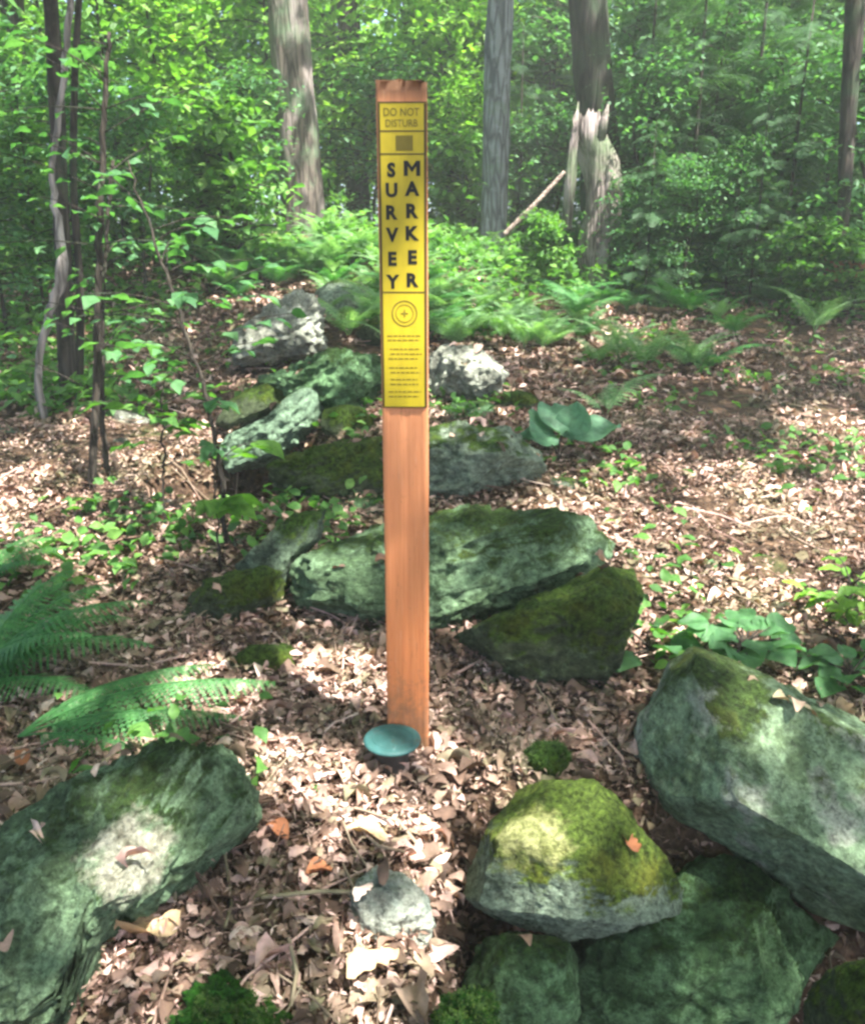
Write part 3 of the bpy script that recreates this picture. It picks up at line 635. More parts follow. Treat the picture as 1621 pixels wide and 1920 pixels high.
big_tree('oak_tree', 'straight grey brown oak trunk standing left of the post top', [(572, 470, 9.2), (566, 350, 9.2), (555, 200, 9.2), (543, 60, 9.2), (536, -60, 9.2)], [.205, .20, .195, .19, .185], M_OAK, 8, 2.8, seed=2)
big_tree('grey_tree', 'slim blue grey tree trunk just right of the post top', [(925, 430, 9.1), (928, 300, 9.1), (932, 150, 9.1), (938, 0, 9.1), (940, -60, 9.1)], [.13, .128, .125, .12, .118], M_GREY, 8, 2.4, seed=3)
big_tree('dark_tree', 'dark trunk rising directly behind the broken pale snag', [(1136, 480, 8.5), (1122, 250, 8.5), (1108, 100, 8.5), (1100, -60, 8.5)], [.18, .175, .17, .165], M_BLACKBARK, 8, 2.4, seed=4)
big_tree('dark_tree', 'dark slender tree trunk at the right edge of the picture', [(1576, 520, 6.9), (1580, 400, 6.9), (1590, 200, 6.9), (1604, 0, 6.9), (1608, -60, 6.9)], [.045, .045, .055, .07, .07], M_DARKBARK, 7, 2, seed=5)
big_tree('dark_tree', 'thick dark twin tree trunk at the left, its bark almost black', [(128, 815, 4.6), (122, 600, 4.6), (112, 350, 4.6), (104, 150, 4.6), (92, -40, 4.6)], [.045, .042, .038, .036, .034], M_DARKBARK, 6.5, 1.8, seed=6)
big_tree('dark_tree', 'second thin dark trunk leaning beside the thick dark twin trunk', [(140, 800, 4.75), (150, 560, 4.75), (138, 350, 4.75), (140, 150, 4.75), (150, -40, 4.75)], [.022, .02, .018, .017, .016], M_DARKBARK, 6, 1.4, seed=7)
big_tree('dark_tree', 'dim trunk in the top left corner behind leaves', [(35, 420, 9), (30, 200, 9), (24, 0, 9), (20, -50, 9)], [.12, .11, .10, .10], M_DARKBARK, 7, 2, seed=8)
big_tree('dark_tree', 'blackish trunk in shade between the oak trunk and the post', [(672, 420, 12), (668, 250, 12), (655, 60, 12), (650, -60, 12)], [.16, .15, .14, .14], M_DARKBARK, 9, 2.4, seed=9)
big_tree('dark_tree', 'thin far trunk among hemlock boughs, left of the right edge trunk', [(1335, 420, 11), (1333, 200, 11), (1330, 0, 11), (1330, -60, 11)], [.09, .085, .08, .08], M_DARKBARK, 8, 2, seed=10)
big_tree('dark_tree', 'far thin trunk above the right shoulder of the broken snag', [(1215, 420, 13), (1218, 200, 13), (1222, 0, 13), (1224, -60, 13)], [.08, .075, .07, .07], M_GREY, 9, 2, seed=28)

# pale crooked stem, thin saplings
def stem(name, label, cat, pts, rads, mat, leaf=None, nleaf=0, lsize=.09, seed=1, spread=.16, tmin=.1, smooth=True):
    rg = np.random.default_rng(seed); P = trunk_path(pts); P[0, 2] = min(P[0, 2], height(P[0, 0], P[0, 1])) - .04
    base = P[0].copy(); o = thing(name, label, cat, base)
    path = spline(P, 40) - base; path[1:-1] += rg.normal(0, .004, (38, 3))
    rad = np.interp(np.linspace(0, len(rads) - 1, 40), np.arange(len(rads)), rads)
    mb = MB(); mb.add(*tube(path, rad, 10, .15, seed))
    if nleaf:
        tw = mb; LP = []; yaw = []
        for k in range(max(1, nleaf // 5)):
            i = int(rg.uniform(tmin, 1) * 39); a = rg.uniform(0, 2 * np.pi); L = spread * rg.uniform(.5, 1.3)
            d = np.array([math.cos(a), math.sin(a), rg.uniform(-.05, .5)]); pts = [path[i], path[i] + d * L * .5 + [0, 0, .02], path[i] + d * L]
            tw.add(*tube(spline(pts, 6), np.linspace(.0028, .001, 6), 5))
            for q in range(5):
                LP.append(path[i] + d * L * (.35 + .65 * q / 4)); yaw.append(a - math.pi / 2 + (1 if q % 2 else -1) * rg.uniform(.3, 1.0))
        LP = np.array(LP); M = rotmats(np.array(yaw), rg.normal(-.25, .25, len(LP)), rg.normal(0, .3, len(LP)))
        V, F = scatter(GREEN[0], GREEN[1], LP, M, rg.uniform(.7, 1.25, len(LP)) * lsize)
        link('foliage', mesh('foliage', V, F, leaf), o)
    link('stem', mb.build('stem', mat), o)
    return o
stem('dead_sapling', 'pale crooked dead stem winding down in front of the dark twin trunk', 'dead sapling', [(104, 835, 4.3), (82, 780, 4.3), (72, 690, 4.3), (85, 620, 4.3), (103, 560, 4.3), (118, 500, 4.3), (108, 420, 4.35), (98, 330, 4.4), (112, 200, 4.4), (126, 80, 4.4), (134, -40, 4.4)], [.020, .022, .018, .019, .024, .028, .018, .014, .014, .015, .015], M_PALEWOOD, seed=31)
stem('sapling', 'thin dark sapling stem at left with a wider foot', 'sapling', [(166, 975, 3.35), (176, 800, 3.35), (183, 600, 3.35), (188, 400, 3.35), (196, 200, 3.35), (205, 60, 3.35)], [.020, .015, .014, .013, .010, .006], M_TWIG, M_DARKLEAF, 110, .06, 33, .42, .45)
stem('sapling', 'thinner dark sapling stem standing just right of its neighbour', 'sapling', [(212, 945, 3.5), (198, 850, 3.5), (190, 700, 3.5), (196, 500, 3.5), (212, 300, 3.5)], [.013, .012, .011, .009, .006], M_TWIG, M_DARKLEAF, 80, .06, 34, .4, .45)
stem('sapling', 'curving dark sapling with broad leaves in front of the tilted teal slab', 'sapling', [(418, 950, 2.75), (410, 860, 2.78), (385, 740, 2.82), (352, 630, 2.86), (318, 530, 2.9), (270, 400, 2.95), (240, 300, 3.0)], [.009, .008, .007, .0065, .006, .004, .003], M_TWIG, M_DARKLEAF, 110, .07, 35, .28, .15)
stem('seedling', 'broad leaved seedling low at the foot of the curving sapling', 'seedling', [(405, 960, 2.6), (402, 900, 2.6), (395, 850, 2.6)], [.004, .003, .002], M_TWIG, M_LIME, 15, .11, 36, .12, .3)
stem('seedling', 'leafy seedling left of the curving sapling, over the sunny leaves', 'seedling', [(300, 930, 3.0), (305, 820, 3.0), (300, 740, 3.0)], [.005, .004, .002], M_TWIG, M_LEAF, 50, .075, 37, .22, .3)

# broken snag
sb = at(1118, 522, 7.8); sn = thing('broken_snag', 'broken pinkish grey dead trunk with a splintered top', 'dead tree', sb)
sp = np.array([at(1118, 540, 7.8), at(1112, 460, 7.8), at(1128, 400, 7.8), at(1130, 330, 7.8), at(1108, 260, 7.8), at(1098, 215, 7.8)]) - sb
path = spline(sp, 46); rad = np.interp(np.linspace(0, 5, 46), np.arange(6), [.12, .125, .15, .155, .135, .12])
Vt, Ft = tube(path, rad, 40, .16, 5, cap=False)
Vt = Vt.reshape(46, 40, 3); jag = np.abs(vnoise(np.stack([np.arange(40) * .55, np.zeros(40), np.zeros(40)], -1), 8)); rgs = np.random.default_rng(4); jag = jag * .45 + rgs.random(40) * .10 + .12 * (np.sin(np.arange(40) * .32) > .2)
for k in range(30, 46): Vt[k, :, 2] += jag * ((k - 30) / 15) ** 1.5 * .17 - .05 * ((k - 30) / 15)
mb = MB(); mb.add(Vt.reshape(-1, 3), Ft); link('trunk', mb.build('trunk', M_SNAG), sn)
mb = MB(); mb.add(*tube(np.array([at(1062, 430, 7.65), at(1068, 330, 7.65), at(1076, 260, 7.65), at(1084, 190, 7.7)]) - sb, [.042, .04, .03, .004], 14, .45, 7)); link('splinter', mb.build('splinter', M_SNAG), sn)
mb = MB(); mb.add(*tube(np.array([at(1125, 260, 7.7), at(1132, 225, 7.7), at(1140, 195, 7.7)]) - sb, [.05, .035, .006], 8, .25, 8)); link('splinter', mb.build('splinter', M_SNAG), sn)
def fallen(label, pts, rads, mat, seed):
    P = trunk_path(pts); mb = MB(); mb.add(*tube(spline(P, 24) - P[0], np.interp(np.linspace(0, len(rads) - 1, 24), np.arange(len(rads)), rads), 9, .15, seed))
    return tag(link('fallen_branch', mb.build('fallen_branch', mat), loc=P[0]), label, 'branch')
fallen('pale bare branch leaning up to the left side of the snag', [(945, 440, 7.5), (1000, 385, 7.5), (1058, 322, 7.55)], [.022, .02, .016], M_STICK, 3)
fallen('thin stick lying on the shaded leaf litter at right', [(1245, 640, 6.0), (1300, 634, 6.0), (1350, 642, 6.0)], [.012, .012, .008], M_STICK, 5)
fallen('grey weathered stick lying on the sunny leaves at right', [(1365, 1035, 3.0), (1420, 1048, 3.0), (1490, 1056, 3.0)], [.013, .014, .008], M_PALEWOOD, 6)

# ------------------------------------------------------------------ pinnate fronds (ferns, hemlock boughs)
def frond(L, a0, a1, NP, width, NQ, droop, seed, pw=.5, power=.8, stalk=.16, rib=.004):
    rg = np.random.default_rng(seed); n = 40; ang = np.linspace(a0, a1, n); s = L / n
    path = np.concatenate([[[0, 0, 0]], np.cumsum(np.stack([.12 * s * np.sin(np.linspace(0, 3, n) + seed), np.cos(ang) * s, np.sin(ang) * s], -1), 0)])
    mb = MB(); mb.add(*tube(path[::3], np.linspace(rib, rib * .25, len(path[::3])), 5, cap=False))
    q = []
    for i in range(NP):
        t = stalk + (1 - stalk) * (i + .3) / NP; k = t * n; i0 = min(int(k), n - 1); p = path[i0] + (path[i0 + 1] - path[i0]) * (k - i0)
        tan = path[i0 + 1] - path[i0]; tan /= np.linalg.norm(tan)
        u = (t - stalk) / (1 - stalk); w = width * (min(1, (u + .12) / .3) ** .7) * (1 - u) ** power + .008 * L
        nor = np.cross([1, 0, 0], tan)
        for sgn in (-1, 1):
            d = np.array([sgn, 0, 0]) * .93 + tan * .36 - nor * 0 + np.array([0, 0, -droop * rg.uniform(.5, 1.5)]); d /= np.linalg.norm(d)
            e = tan - d * (tan @ d); e /= np.linalg.norm(e); up = np.cross(d, e) * sgn * -1
            wl = w * rg.uniform(.9, 1.08); pwid = (1 - stalk) * L / NP * pw
            for m in range(NQ):
                f0 = m / NQ; f1 = (m + .9) / NQ; h = pwid * (1 - f0 * .85) * 1.0
                sag = lambda f: -droop * wl * f * f * .6
                c0 = p + d * wl * f0 + [0, 0, sag(f0)]; c1 = p + d * wl * f1 + [0, 0, sag(f1)]
                for ss in (-1, 1):
                    o = e * ss * h + up * h * .12; mid = (c0 + c1) / 2 + o + d * wl / NQ * .4
                    q.append([c0, c1, mid + d * wl / NQ * .25, mid - d * wl / NQ * .3])
    q = np.array(q).reshape(-1, 3); F = np.arange(len(q)).reshape(-1, 4)
    mb.add(q, [F]); return mb
FR = [frond(.62, R(62), R(-18), 26, .14, 9, .24, s, pw=.55).build('frond', M_FERN, False) for s in (1, 2, 3)]
FR2 = [frond(.62, R(66), R(-10), 20, .13, 5, .15, s).build('frond', M_FERN2, False) for s in (4, 5)]
FRLOW = [frond(.60, R(20), R(-22), 30, .125, 9, .55, s, pw=.6).build('frond', M_FERN, False) for s in (6, 7)]
def fern(label, loc, fronds, group=None):
    o = thing('fern', label, 'fern', loc, 0, group)
    for (me, yaw, sc, tilt) in fronds:
        f = link('frond', me, o); f.rotation_euler = (tilt, 0, yaw); f.scale = (sc,) * 3
    return o
def gz(px, py): return ground_at(px, py)
def yaw_to(a, b): return math.atan2(-(b[0] - a[0]), b[1] - a[1])
# left foreground fern: fronds reach from the left edge towards the right
b = at(-60, 1330, 1.95); b[2] = height(b[0], b[1])
fern('lush green fern reaching in from the left edge above the bottom left boulder', b,
     [(FR[0], R(-62), .9, 0), (FR[1], R(-40), .85, 0), (FR[2], R(-85), .85, R(-8)), (FR[1], R(-72), .8, R(6)), (FR[2], R(-52), .8, R(-10)), (FR[0], R(-95), .75, R(8)), (FR[1], R(-28), .8, R(8)), (FR[0], R(-15), .8, 0), (FR[1], R(-105), .72, R(-14)), (FR[2], R(30), .8, 0), (FR[0], R(90), .8, 0)])
b2 = at(40, 1420, 1.72); b2[2] = height(b2[0], b2[1]) + .05
fern('drooping fern frond lying across the top of the bottom left boulder', b2, [(FRLOW[0], R(-66), 1.0, R(4)), (FRLOW[1], R(-78), .85, R(2)), (FRLOW[0], R(-54), .8, R(8)), (FRLOW[1], R(-92), .62, R(-4)), (FRLOW[0], R(-38), .62, R(4))])
b3 = at(-40, 1130, 2.5); b3[2] = height(b3[0], b3[1])
fern('green fern at the left edge behind the lush fern', b3, [(FR[i % 3], R(a), .52, 0) for i, a in enumerate((-95, -70, -45, -20, 20, 70, 150))])
stem('seedling', 'bright green leafy seedling at the right edge behind the large boulder', 'seedling', [(1600, 1210, 2.25), (1596, 1140, 2.25), (1590, 1090, 2.25)], [.005, .004, .002], M_TWIG, M_LIME, 90, .055, 38, .13, .2)
b5 = at(1130, 860, 4.1); b5[2] = height(b5[0], b5[1])
fern('pale fern frond arching right over brown leaves beside the broad teal leaf', b5, [(FR2[0], R(-62), .75, R(-4)), (FR2[1], R(-20), .5, 0), (FR2[0], R(60), .45, 0)])
# mass of ferns at the back
protos = []
for k in range(4):
    rg = np.random.default_rng(60 + k); ms = FR2 if k % 2 == 0 else FR
    protos.append([(ms[int(rg.integers(0, len(ms)))], R(a + rg.uniform(-15, 15)), rg.uniform(.7, 1.1), R(rg.uniform(-8, 12))) for a in range(0, 360, 45)])
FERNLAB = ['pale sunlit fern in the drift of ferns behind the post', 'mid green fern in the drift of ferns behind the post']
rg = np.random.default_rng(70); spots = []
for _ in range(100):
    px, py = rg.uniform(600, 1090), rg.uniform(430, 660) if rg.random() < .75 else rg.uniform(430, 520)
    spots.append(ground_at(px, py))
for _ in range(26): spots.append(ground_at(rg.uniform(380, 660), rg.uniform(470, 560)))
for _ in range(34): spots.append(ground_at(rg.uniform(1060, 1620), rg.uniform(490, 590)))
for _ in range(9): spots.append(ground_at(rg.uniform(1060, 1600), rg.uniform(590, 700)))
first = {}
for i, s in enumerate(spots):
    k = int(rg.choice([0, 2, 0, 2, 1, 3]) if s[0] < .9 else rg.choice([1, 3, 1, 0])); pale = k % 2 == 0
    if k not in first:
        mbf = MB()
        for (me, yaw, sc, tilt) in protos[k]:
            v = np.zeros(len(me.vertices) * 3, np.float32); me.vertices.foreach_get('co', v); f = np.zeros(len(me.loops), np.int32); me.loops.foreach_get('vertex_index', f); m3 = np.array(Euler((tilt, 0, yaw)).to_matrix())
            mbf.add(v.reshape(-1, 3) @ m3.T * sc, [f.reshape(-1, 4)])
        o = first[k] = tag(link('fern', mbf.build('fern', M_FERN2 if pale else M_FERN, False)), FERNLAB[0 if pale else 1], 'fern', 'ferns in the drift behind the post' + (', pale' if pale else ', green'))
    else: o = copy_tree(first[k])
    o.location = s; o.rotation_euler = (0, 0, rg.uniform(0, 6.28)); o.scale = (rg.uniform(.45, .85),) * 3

# ------------------------------------------------------------------ broad leaved ground plants
def broad_plant(label, loc, n, size, mat, seed, h=.18, cat='plant', face=None):
    rg = np.random.default_rng(seed); o = thing('broadleaf_plant', label, cat, loc)
    wv = np.linspace(0, 1, 17); big = leaf_grid(list(.48 * np.sin(np.pi * np.clip(wv, .01, .995) ** .8) ** .75), .18, .07, cols=9); st = MB()
    for k in range(n):
        a = 2 * math.pi * (k + rg.uniform(-.2, .2)) / n; d = np.array([math.cos(a), math.sin(a), 0]); hh = h * rg.uniform(.6, 1.2)
        p = d * size * (.25 if face else rg.uniform(.2, 1.3)) + [0, 0, hh]; st.add(*tube(spline([[0, 0, -.03], d * size * .08 + [0, 0, hh * .6], p], 8), .003, 5))
        M = rotmats(np.array([a - math.pi / 2]), np.array([rg.uniform(-.3, .25)]), np.array([rg.uniform(-.35, .35)]))
        if face: p = np.array([face[k][0], 0, hh]); M = rotmats(np.array([R(face[k][1])]), np.array([R(face[k][2])]), np.array([R(face[k][3])]))
        V, F = scatter(big[0], big[1], p[None], M, np.array([size * rg.uniform(.75, 1.15)])); link('leaf', mesh('leaf', V, F, mat), o)
    link('stem', st.build('stem', M_TWIG), o); return o
def on_ground(px, py): return ground_at(px, py)
M_TEAL = leaf_mat('teal_leaf', [(0, (.085, .21, .115)), (1, (.12, .26, .15))], .35, (1, 1.2, .7))
broad_plant('plant with large pale teal leaves right of the lichen speckled rock', on_ground(1045, 865), 5, .20, M_TEAL, 3, .10, face=[(-.06, 30, 52, 14), (.06, -14, 66, -16), (.06, -75, 12, 10), (.0, 75, 5, -12), (.02, 5, 20, 12)])
broad_plant('dark green broad leaved plant on top edge behind the large right boulder', at(1390, 1235, 2.02), 24, .075, M_DARKLEAF, 4, .06)
broad_plant('dark green leaves at the right edge just above the large right boulder', at(1590, 1290, 2.0), 18, .075, M_DARKLEAF, 5, .06)
broad_plant('little dark plant beside the mossy boulder right of the layered boulder', on_ground(1215, 1240), 5, .09, M_DARKLEAF, 6, .06)

# ------------------------------------------------------------------ background understory
def sapling_crown(seed, H, W, nb, per, lsize, mat, z0=.25):
    rg = np.random.default_rng(seed); P = []; tw = MB()
    for k in range(nb):
        z = H * (z0 + (1 - z0) * rg.random() ** .9); a = rg.uniform(0, 2 * np.pi); L = W * (1 - .55 * (z / H)) * rg.uniform(.35, 1.0)
        d = np.array([math.cos(a), math.sin(a), 0]); p0 = np.array([0, 0, z]); e = p0 + d * L + [0, 0, rg.uniform(-.1, .25) * L]
        tw.add(*tube(np.array([p0, (p0 + e) / 2 + [0, 0, .05], e]), [.012, .008, .003], 4, cap=False))
        t = rg.uniform(.25, 1.05, per)[:, None]; P.append(p0 + (e - p0) * t + rg.normal(0, 1, (per, 3)) * [.17, .17, .05] * (W / 1.2))
    return tw, leaves(np.concatenate(P), lsize, rg, mat, 'crown', .38)
def sapling_tree(name, label, loc, H, crown, mat, group, seed, r=.03):
    rg = np.random.default_rng(seed); o = thing(name, label, 'tree', loc, 0, group); tw, cm = crown
    pts = np.array([[0, 0, -.2], [rg.normal(0, .05), rg.normal(0, .05), H * .35], [rg.normal(0, .1), rg.normal(0, .1), H * .7], [0, 0, H]])
    tw2 = MB(); tw2.add(*tube(spline(pts, 14), np.linspace(r, r * .25, 14), 8)); tw2.V += tw.V
    mb = MB(); mb.add(*tube(spline(pts, 14), np.linspace(r, r * .25, 14), 8)); link('trunk', mb.build('trunk', mat), o)
    link('branches', tw.build('branches', mat), o); link('crown', cm, o); return o
G = 'leafy saplings filling the background'
kinds = [('leafy_sapling', 'mid green leafy sapling in the background thicket', 3.4, sapling_crown(1, 3.4, 1.3, 52, 34, .13, M_LEAF), M_TWIG, G + ', mid green'),
         ('leafy_sapling', 'yellow green leafy sapling in the bright background thicket', 3.8, sapling_crown(2, 3.8, 1.4, 52, 34, .13, M_LIME), M_TWIG, G + ', yellow green'),
         ('leafy_sapling', 'dark green leafy sapling in the shaded background thicket', 3.0, sapling_crown(3, 3.0, 1.3, 46, 32, .11, M_DARKLEAF), M_TWIG, G + ', dark green'),
         ('leafy_shrub', 'low leafy shrub at the foot of the background trees', 1.2, sapling_crown(4, 1.2, .8, 40, 40, .10, M_LEAF, .1), M_TWIG, 'low shrubs at the foot of the background trees')]
kinds.append(('leafy_sapling', 'dense small leaved sapling in the shaded thicket at right', 3.0, sapling_crown(5, 3.0, 1.25, 70, 46, .085, M_DARKLEAF, .05), M_TWIG, 'dense small leaved saplings at right'))
# hemlock
HB = [frond(1.0, R(12), R(-34), 13, .30, 7, .16, s, pw=.26, power=.5, stalk=.1, rib=.008) for s in (11, 12)]
def hemlock_crown(seed, H, W, nb):
    rg = np.random.default_rng(seed); mb = MB()
    tv = [(np.concatenate(h.V), {k: np.concatenate(v) for k, v in h.F.items()}) for h in HB]
    for k in range(nb):
        z = H * rg.uniform(.08, 1); L = W * (1 - .6 * z / H) * rg.uniform(.3, .95); v, f = tv[k % 2]
        M = rotmats(np.array([rg.uniform(0, 6.28)]), np.array([rg.normal(-.1, .15)]), np.array([rg.normal(0, .2)]))[0]
        for off in (0., .35):
            mb.add((v * L * (1 - off * .5)) @ M.T + [0, 0, z] + M @ np.array([0, off * L, 0]), list(f.values()))
    return mb.build('crown', M_HEM, False)
def hemlock(label, loc, H, crown, group, seed):
    o = thing('hemlock_tree', label, 'tree', loc, 0, group)
    mb = MB(); mb.add(*tube(np.array([[0, 0, -.2], [.02, 0, H * .5], [0, .02, H]]), [.026, .018, .005], 8)); link('trunk', mb.build('trunk', M_DARKBARK), o); link('crown', crown, o); return o
hk = [hemlock_crown(s, 3.4, 1.15, 120) for s in (21, 22)]
rg = np.random.default_rng(80); fk = {}
def place(kind, x, y, sc):
    if kind in fk: o = copy_tree(fk[kind])
    else:
        if kind < 4 or kind == 6: nm, lb, H, cr, mt, gr = kinds[4 if kind == 6 else kind]; o = sapling_tree(nm, lb, (0, 0, 0), H, cr, mt, gr, kind)
        else: o = hemlock('drooping dark hemlock in the thicket at upper right', (0, 0, 0), 3.4, hk[kind - 4], 'dark hemlocks in the thicket at upper right', kind)
        fk[kind] = o
    o.location = (x, y, float(height(x, y)) - .05); o.rotation_euler = (0, 0, rg.uniform(0, 6.28)); o.scale = (sc, sc, sc * rg.uniform(.9, 1.15)); return o
def X(px, Y): return at(px, 400, Y)[0]
# left and centre: broadleaf wall, nearer on the left
for (px, Y, k, s) in [(-60, 7.2, 2, .85), (40, 8.6, 0, .9), (130, 7.0, 2, .6), (230, 7.6, 0, .75), (330, 8.6, 1, .8), (300, 9.8, 0, 1), (420, 9.6, 1, .9), (470, 8.6, 2, .55), (120, 10.5, 1, 1.1), (520, 11, 0, 1), (620, 11.5, 1, 1.0),
                      (700, 10.4, 2, .8), (760, 11.6, 1, 1.0), (840, 10.8, 1, .9), (880, 12.2, 1, 1.1), (960, 12.2, 0, .9), (1010, 11, 2, .9), (1040, 9.6, 2, .6), (-20, 6.0, 2, .5), (60, 6.3, 0, .42), (260, 6.6, 2, .5)]: place(k, X(px, Y), Y, s)
for i in range(26): Y = rg.uniform(11.5, 16); place(int(rg.choice([0, 1, 1, 0, 2])), X(rg.uniform(-150, 1100), Y), Y, rg.uniform(.9, 1.4))
for (px, Y, k, s) in [(1200, 8.6, 4, .95), (1290, 8.0, 5, .9), (1400, 8.4, 4, 1.0), (1480, 7.6, 5, .75), (1560, 9.2, 4, 1.1), (1660, 7.8, 5, .9), (1250, 9.8, 5, 1.2), (1350, 10.4, 4, 1.2), (1030, 11.2, 4, 1.1), (1500, 10.8, 5, 1.3), (1220, 7.4, 5, .45), (1420, 7.2, 4, .45), (1130, 8.8, 4, .55), (970, 10.0, 5, .75), (1190, 7.5, 6, .33), (1020, 7.4, 3, .5), (860, 9.6, 3, 1.0), (900, 10.2, 1, .55), (840, 9.9, 1, .5), (980, 9.9, 2, .5), (1600, 6.6, 3, .6), (1530, 6.7, 3, .55), (1190, 8.3, 4, .6), (1210, 7.9, 6, .6), (1330, 8.9, 6, .85), (1440, 7.9, 6, .6), (1530, 8.5, 6, .8), (1620, 7.2, 6, .7), (1380, 7.3, 6, .4), (1270, 9.3, 6, 1.0), (1500, 9.6, 6, 1.1), (1180, 9.6, 6, .9), (1290, 7.3, 6, .35), (1680, 8.8, 6, 1.0)]: place(k, X(px, Y), Y, s)
for i in range(16): Y = rg.uniform(11.5, 16); place(int(rg.choice([0, 1, 2, 4, 5])), X(rg.uniform(1100, 1800), Y), Y, rg.uniform(.9, 1.4))
for i in range(26):
    px = rg.uniform(-80, 1700); Y = rg.uniform(7.2, 9.6)
    if not 600 < px < 1090: place(3, X(px, Y), Y, rg.uniform(.5, 1.0))
# far wood closing the view
rg = np.random.default_rng(90); nF = 60000
cl = np.stack([rg.uniform(-17, 17, 1500), rg.uniform(16.5, 27, 1500), rg.uniform(.8, 9.5, 1500)], -1)
P = cl[rg.integers(0, 1500, nF)] + rg.normal(0, 1, (nF, 3)) * [.5, .5, .25]
tag(link('far_woodland', leaves(P, .24, rg, M_LIME, 'far_woodland', .45)), 'far bright green wood closing the view behind the trees', 'woodland', kind='stuff')
# ground cover of low seedlings
rg = np.random.default_rng(91)
gxs = rg.uniform(-7, 7, 50000); gys = 4.3 + 9.7 * rg.random(50000) ** 1.2
msk = fbm(np.stack([gxs * .8, gys * .8, 0 * gxs], -1), 31, 3)
thr = np.where(gys > 7.2, -.35, np.where((gxs > .8) & (gys > 4.5), .62, np.where(gxs < -.9, -.25, .1)))
k = msk > thr; gxs, gys = gxs[k], gys[k]
P = np.stack([gxs, gys, height(gxs, gys) + rg.uniform(.03, .32, len(gxs)) * np.where(gys > 7, 1, .5)], -1)
tag(link('ground_cover', leaves(P, .085, rg, M_LEAF, 'ground_cover', .35)), 'low green seedlings covering the forest floor at the back', 'ground cover', kind='stuff')
# small green sprigs near the left middle
n1 = 1600; c = np.array([ground_at(a, b_) for a, b_ in [(60, 1080), (30, 1050), (250, 1040), (230, 960), (300, 1010), (420, 985), (520, 1000), (150, 1100), (30, 760), (60, 680), (200, 720), (650, 890), (690, 800), (1180, 1190), (1230, 1200), (890, 780), (1100, 870), (330, 1450), (1150, 900), (1450, 860), (1380, 720), (1250, 640), (1500, 660), (1560, 720), (1330, 590), (1250, 1060), (1480, 900), (1150, 700), (1590, 870), (540, 800), (620, 960), (600, 1030), (870, 770), (820, 620), (420, 640), (330, 700), (520, 690), (1450, 600), (1220, 760)]])
P = c[rg.integers(0, len(c), n1)] + rg.normal(0, 1, (n1, 3)) * [.13, .13, 0]; P[:, 2] = height(P[:, 0], P[:, 1]) + rg.uniform(.02, .10, n1)
tag(link('green_sprigs', leaves(P, .05, rg, M_LEAF, 'green_sprigs', .4, GREEN, True)), 'small green sprigs scattered between the rocks', 'ground cover', kind='stuff')

# ------------------------------------------------------------------ leaf litter
rg = np.random.default_rng(100); mbL = MB()
def litter(nL, x0, x1, y0, y1, size, zmax):
    x = rg.uniform(x0, x1, nL); y = rg.uniform(y0, y1, nL)
    pile = .5 + .5 * fbm(np.stack([x * 3, y * 3, 0 * x], -1), 41, 2)
    z = height(x, y) + rg.random(nL) ** 1.5 * zmax * (.5 + pile) + .004
    ok = np.ones(nL, bool)
    for (hx, hy, hr, hd) in HOLLOWS: ok &= ((x - hx) / hr) ** 2 + ((y - hy - hr * .9) / (hr * 1.5)) ** 2 > .8
    bare = fbm(np.stack([x * 1.3, y * 1.3, 0 * x], -1), 57, 3) + sstep(5.5, 8.5, y) * .9; ok &= bare < .32 + .6 * rg.random(nL)
    x, y, z = x[ok], y[ok], z[ok]; nL = len(x)
    which = rg.integers(0, len(LITTER), nL)
    for w in range(len(LITTER)):
        m = which == w; q = int(m.sum())
        M = rotmats(rg.uniform(0, 6.28, q), rg.normal(0, .12, q), rg.normal(0, .16, q) + np.pi * (rg.random(q) < .4)); M = M * np.stack([rg.uniform(.55, 1.15, q), np.ones(q), rg.uniform(.5, 1.4, q)], -1)[:, None, :]
        mbL.add(*scatter(LITTER[w][0], LITTER[w][1], np.stack([x, y, z], -1)[m], M, rg.uniform(.6, 1.3, q) * size))
litter(3000, -1.1, 1.1, .75, 2.2, .056, .022)
litter(7000, -1.1, 1.1, .75, 2.2, .036, .028)
litter(9000, -1.1, 1.1, .75, 2.2, .019, .034)
litter(6000, -2.2, 2.4, 2.1, 4.2, .052, .022)
litter(15000, -2.2, 2.4, 2.1, 4.2, .032, .03)
litter(12000, -4.5, 4.8, 4.0, 8.5, .065, .03)
litter(13000, -4.5, 4.8, 4.0, 8.5, .042, .035)
# fallen twigs and bark crumbs among the leaves
def crumbs(nL, x, y0, y1, size):
    y = rg.uniform(y0, y1, nL); xx = rg.uniform(-x, x, nL); M = rotmats(rg.uniform(0, 6.28, nL), rg.normal(0, .3, nL), rg.normal(0, .5, nL)); M = M * np.array([.45, 1, 1])
    mbL.add(*scatter(T2V, T2F, np.stack([xx, y, height(xx, y) + rg.uniform(.005, .045, nL)], -1), M, rg.uniform(.4, 1.4, nL) * size))
crumbs(26000, 1.1, .75, 2.2, .016); crumbs(30000, 2.3, 2.2, 4.2, .022)
for k in range(760):
    y = .8 + 5.5 * rg.random() ** 1.3; x = rg.uniform(-.62, .62) * (y + .3); L = rg.uniform(.06, .28); a = rg.uniform(0, 6.28)
    p = np.array([x, y]); pts = [];
    for s in (-.5, 0, .5):
        q = p + np.array([math.cos(a), math.sin(a)]) * L * s + rg.normal(0, .01, 2); pts.append([q[0], q[1], float(height(q[0], q[1])) + rg.uniform(.015, .05)])
    mbL.add(*tube(np.array(pts), rg.uniform(.0012, .004), 5, cap=False))
m = 150; an = rg.uniform(0, 6.28, m); rr_ = rg.uniform(.04, .15, m); pl = np.stack([dc[0] + rr_ * np.cos(an), dc[1] + rr_ * np.sin(an) * .7, 0 * an], -1)
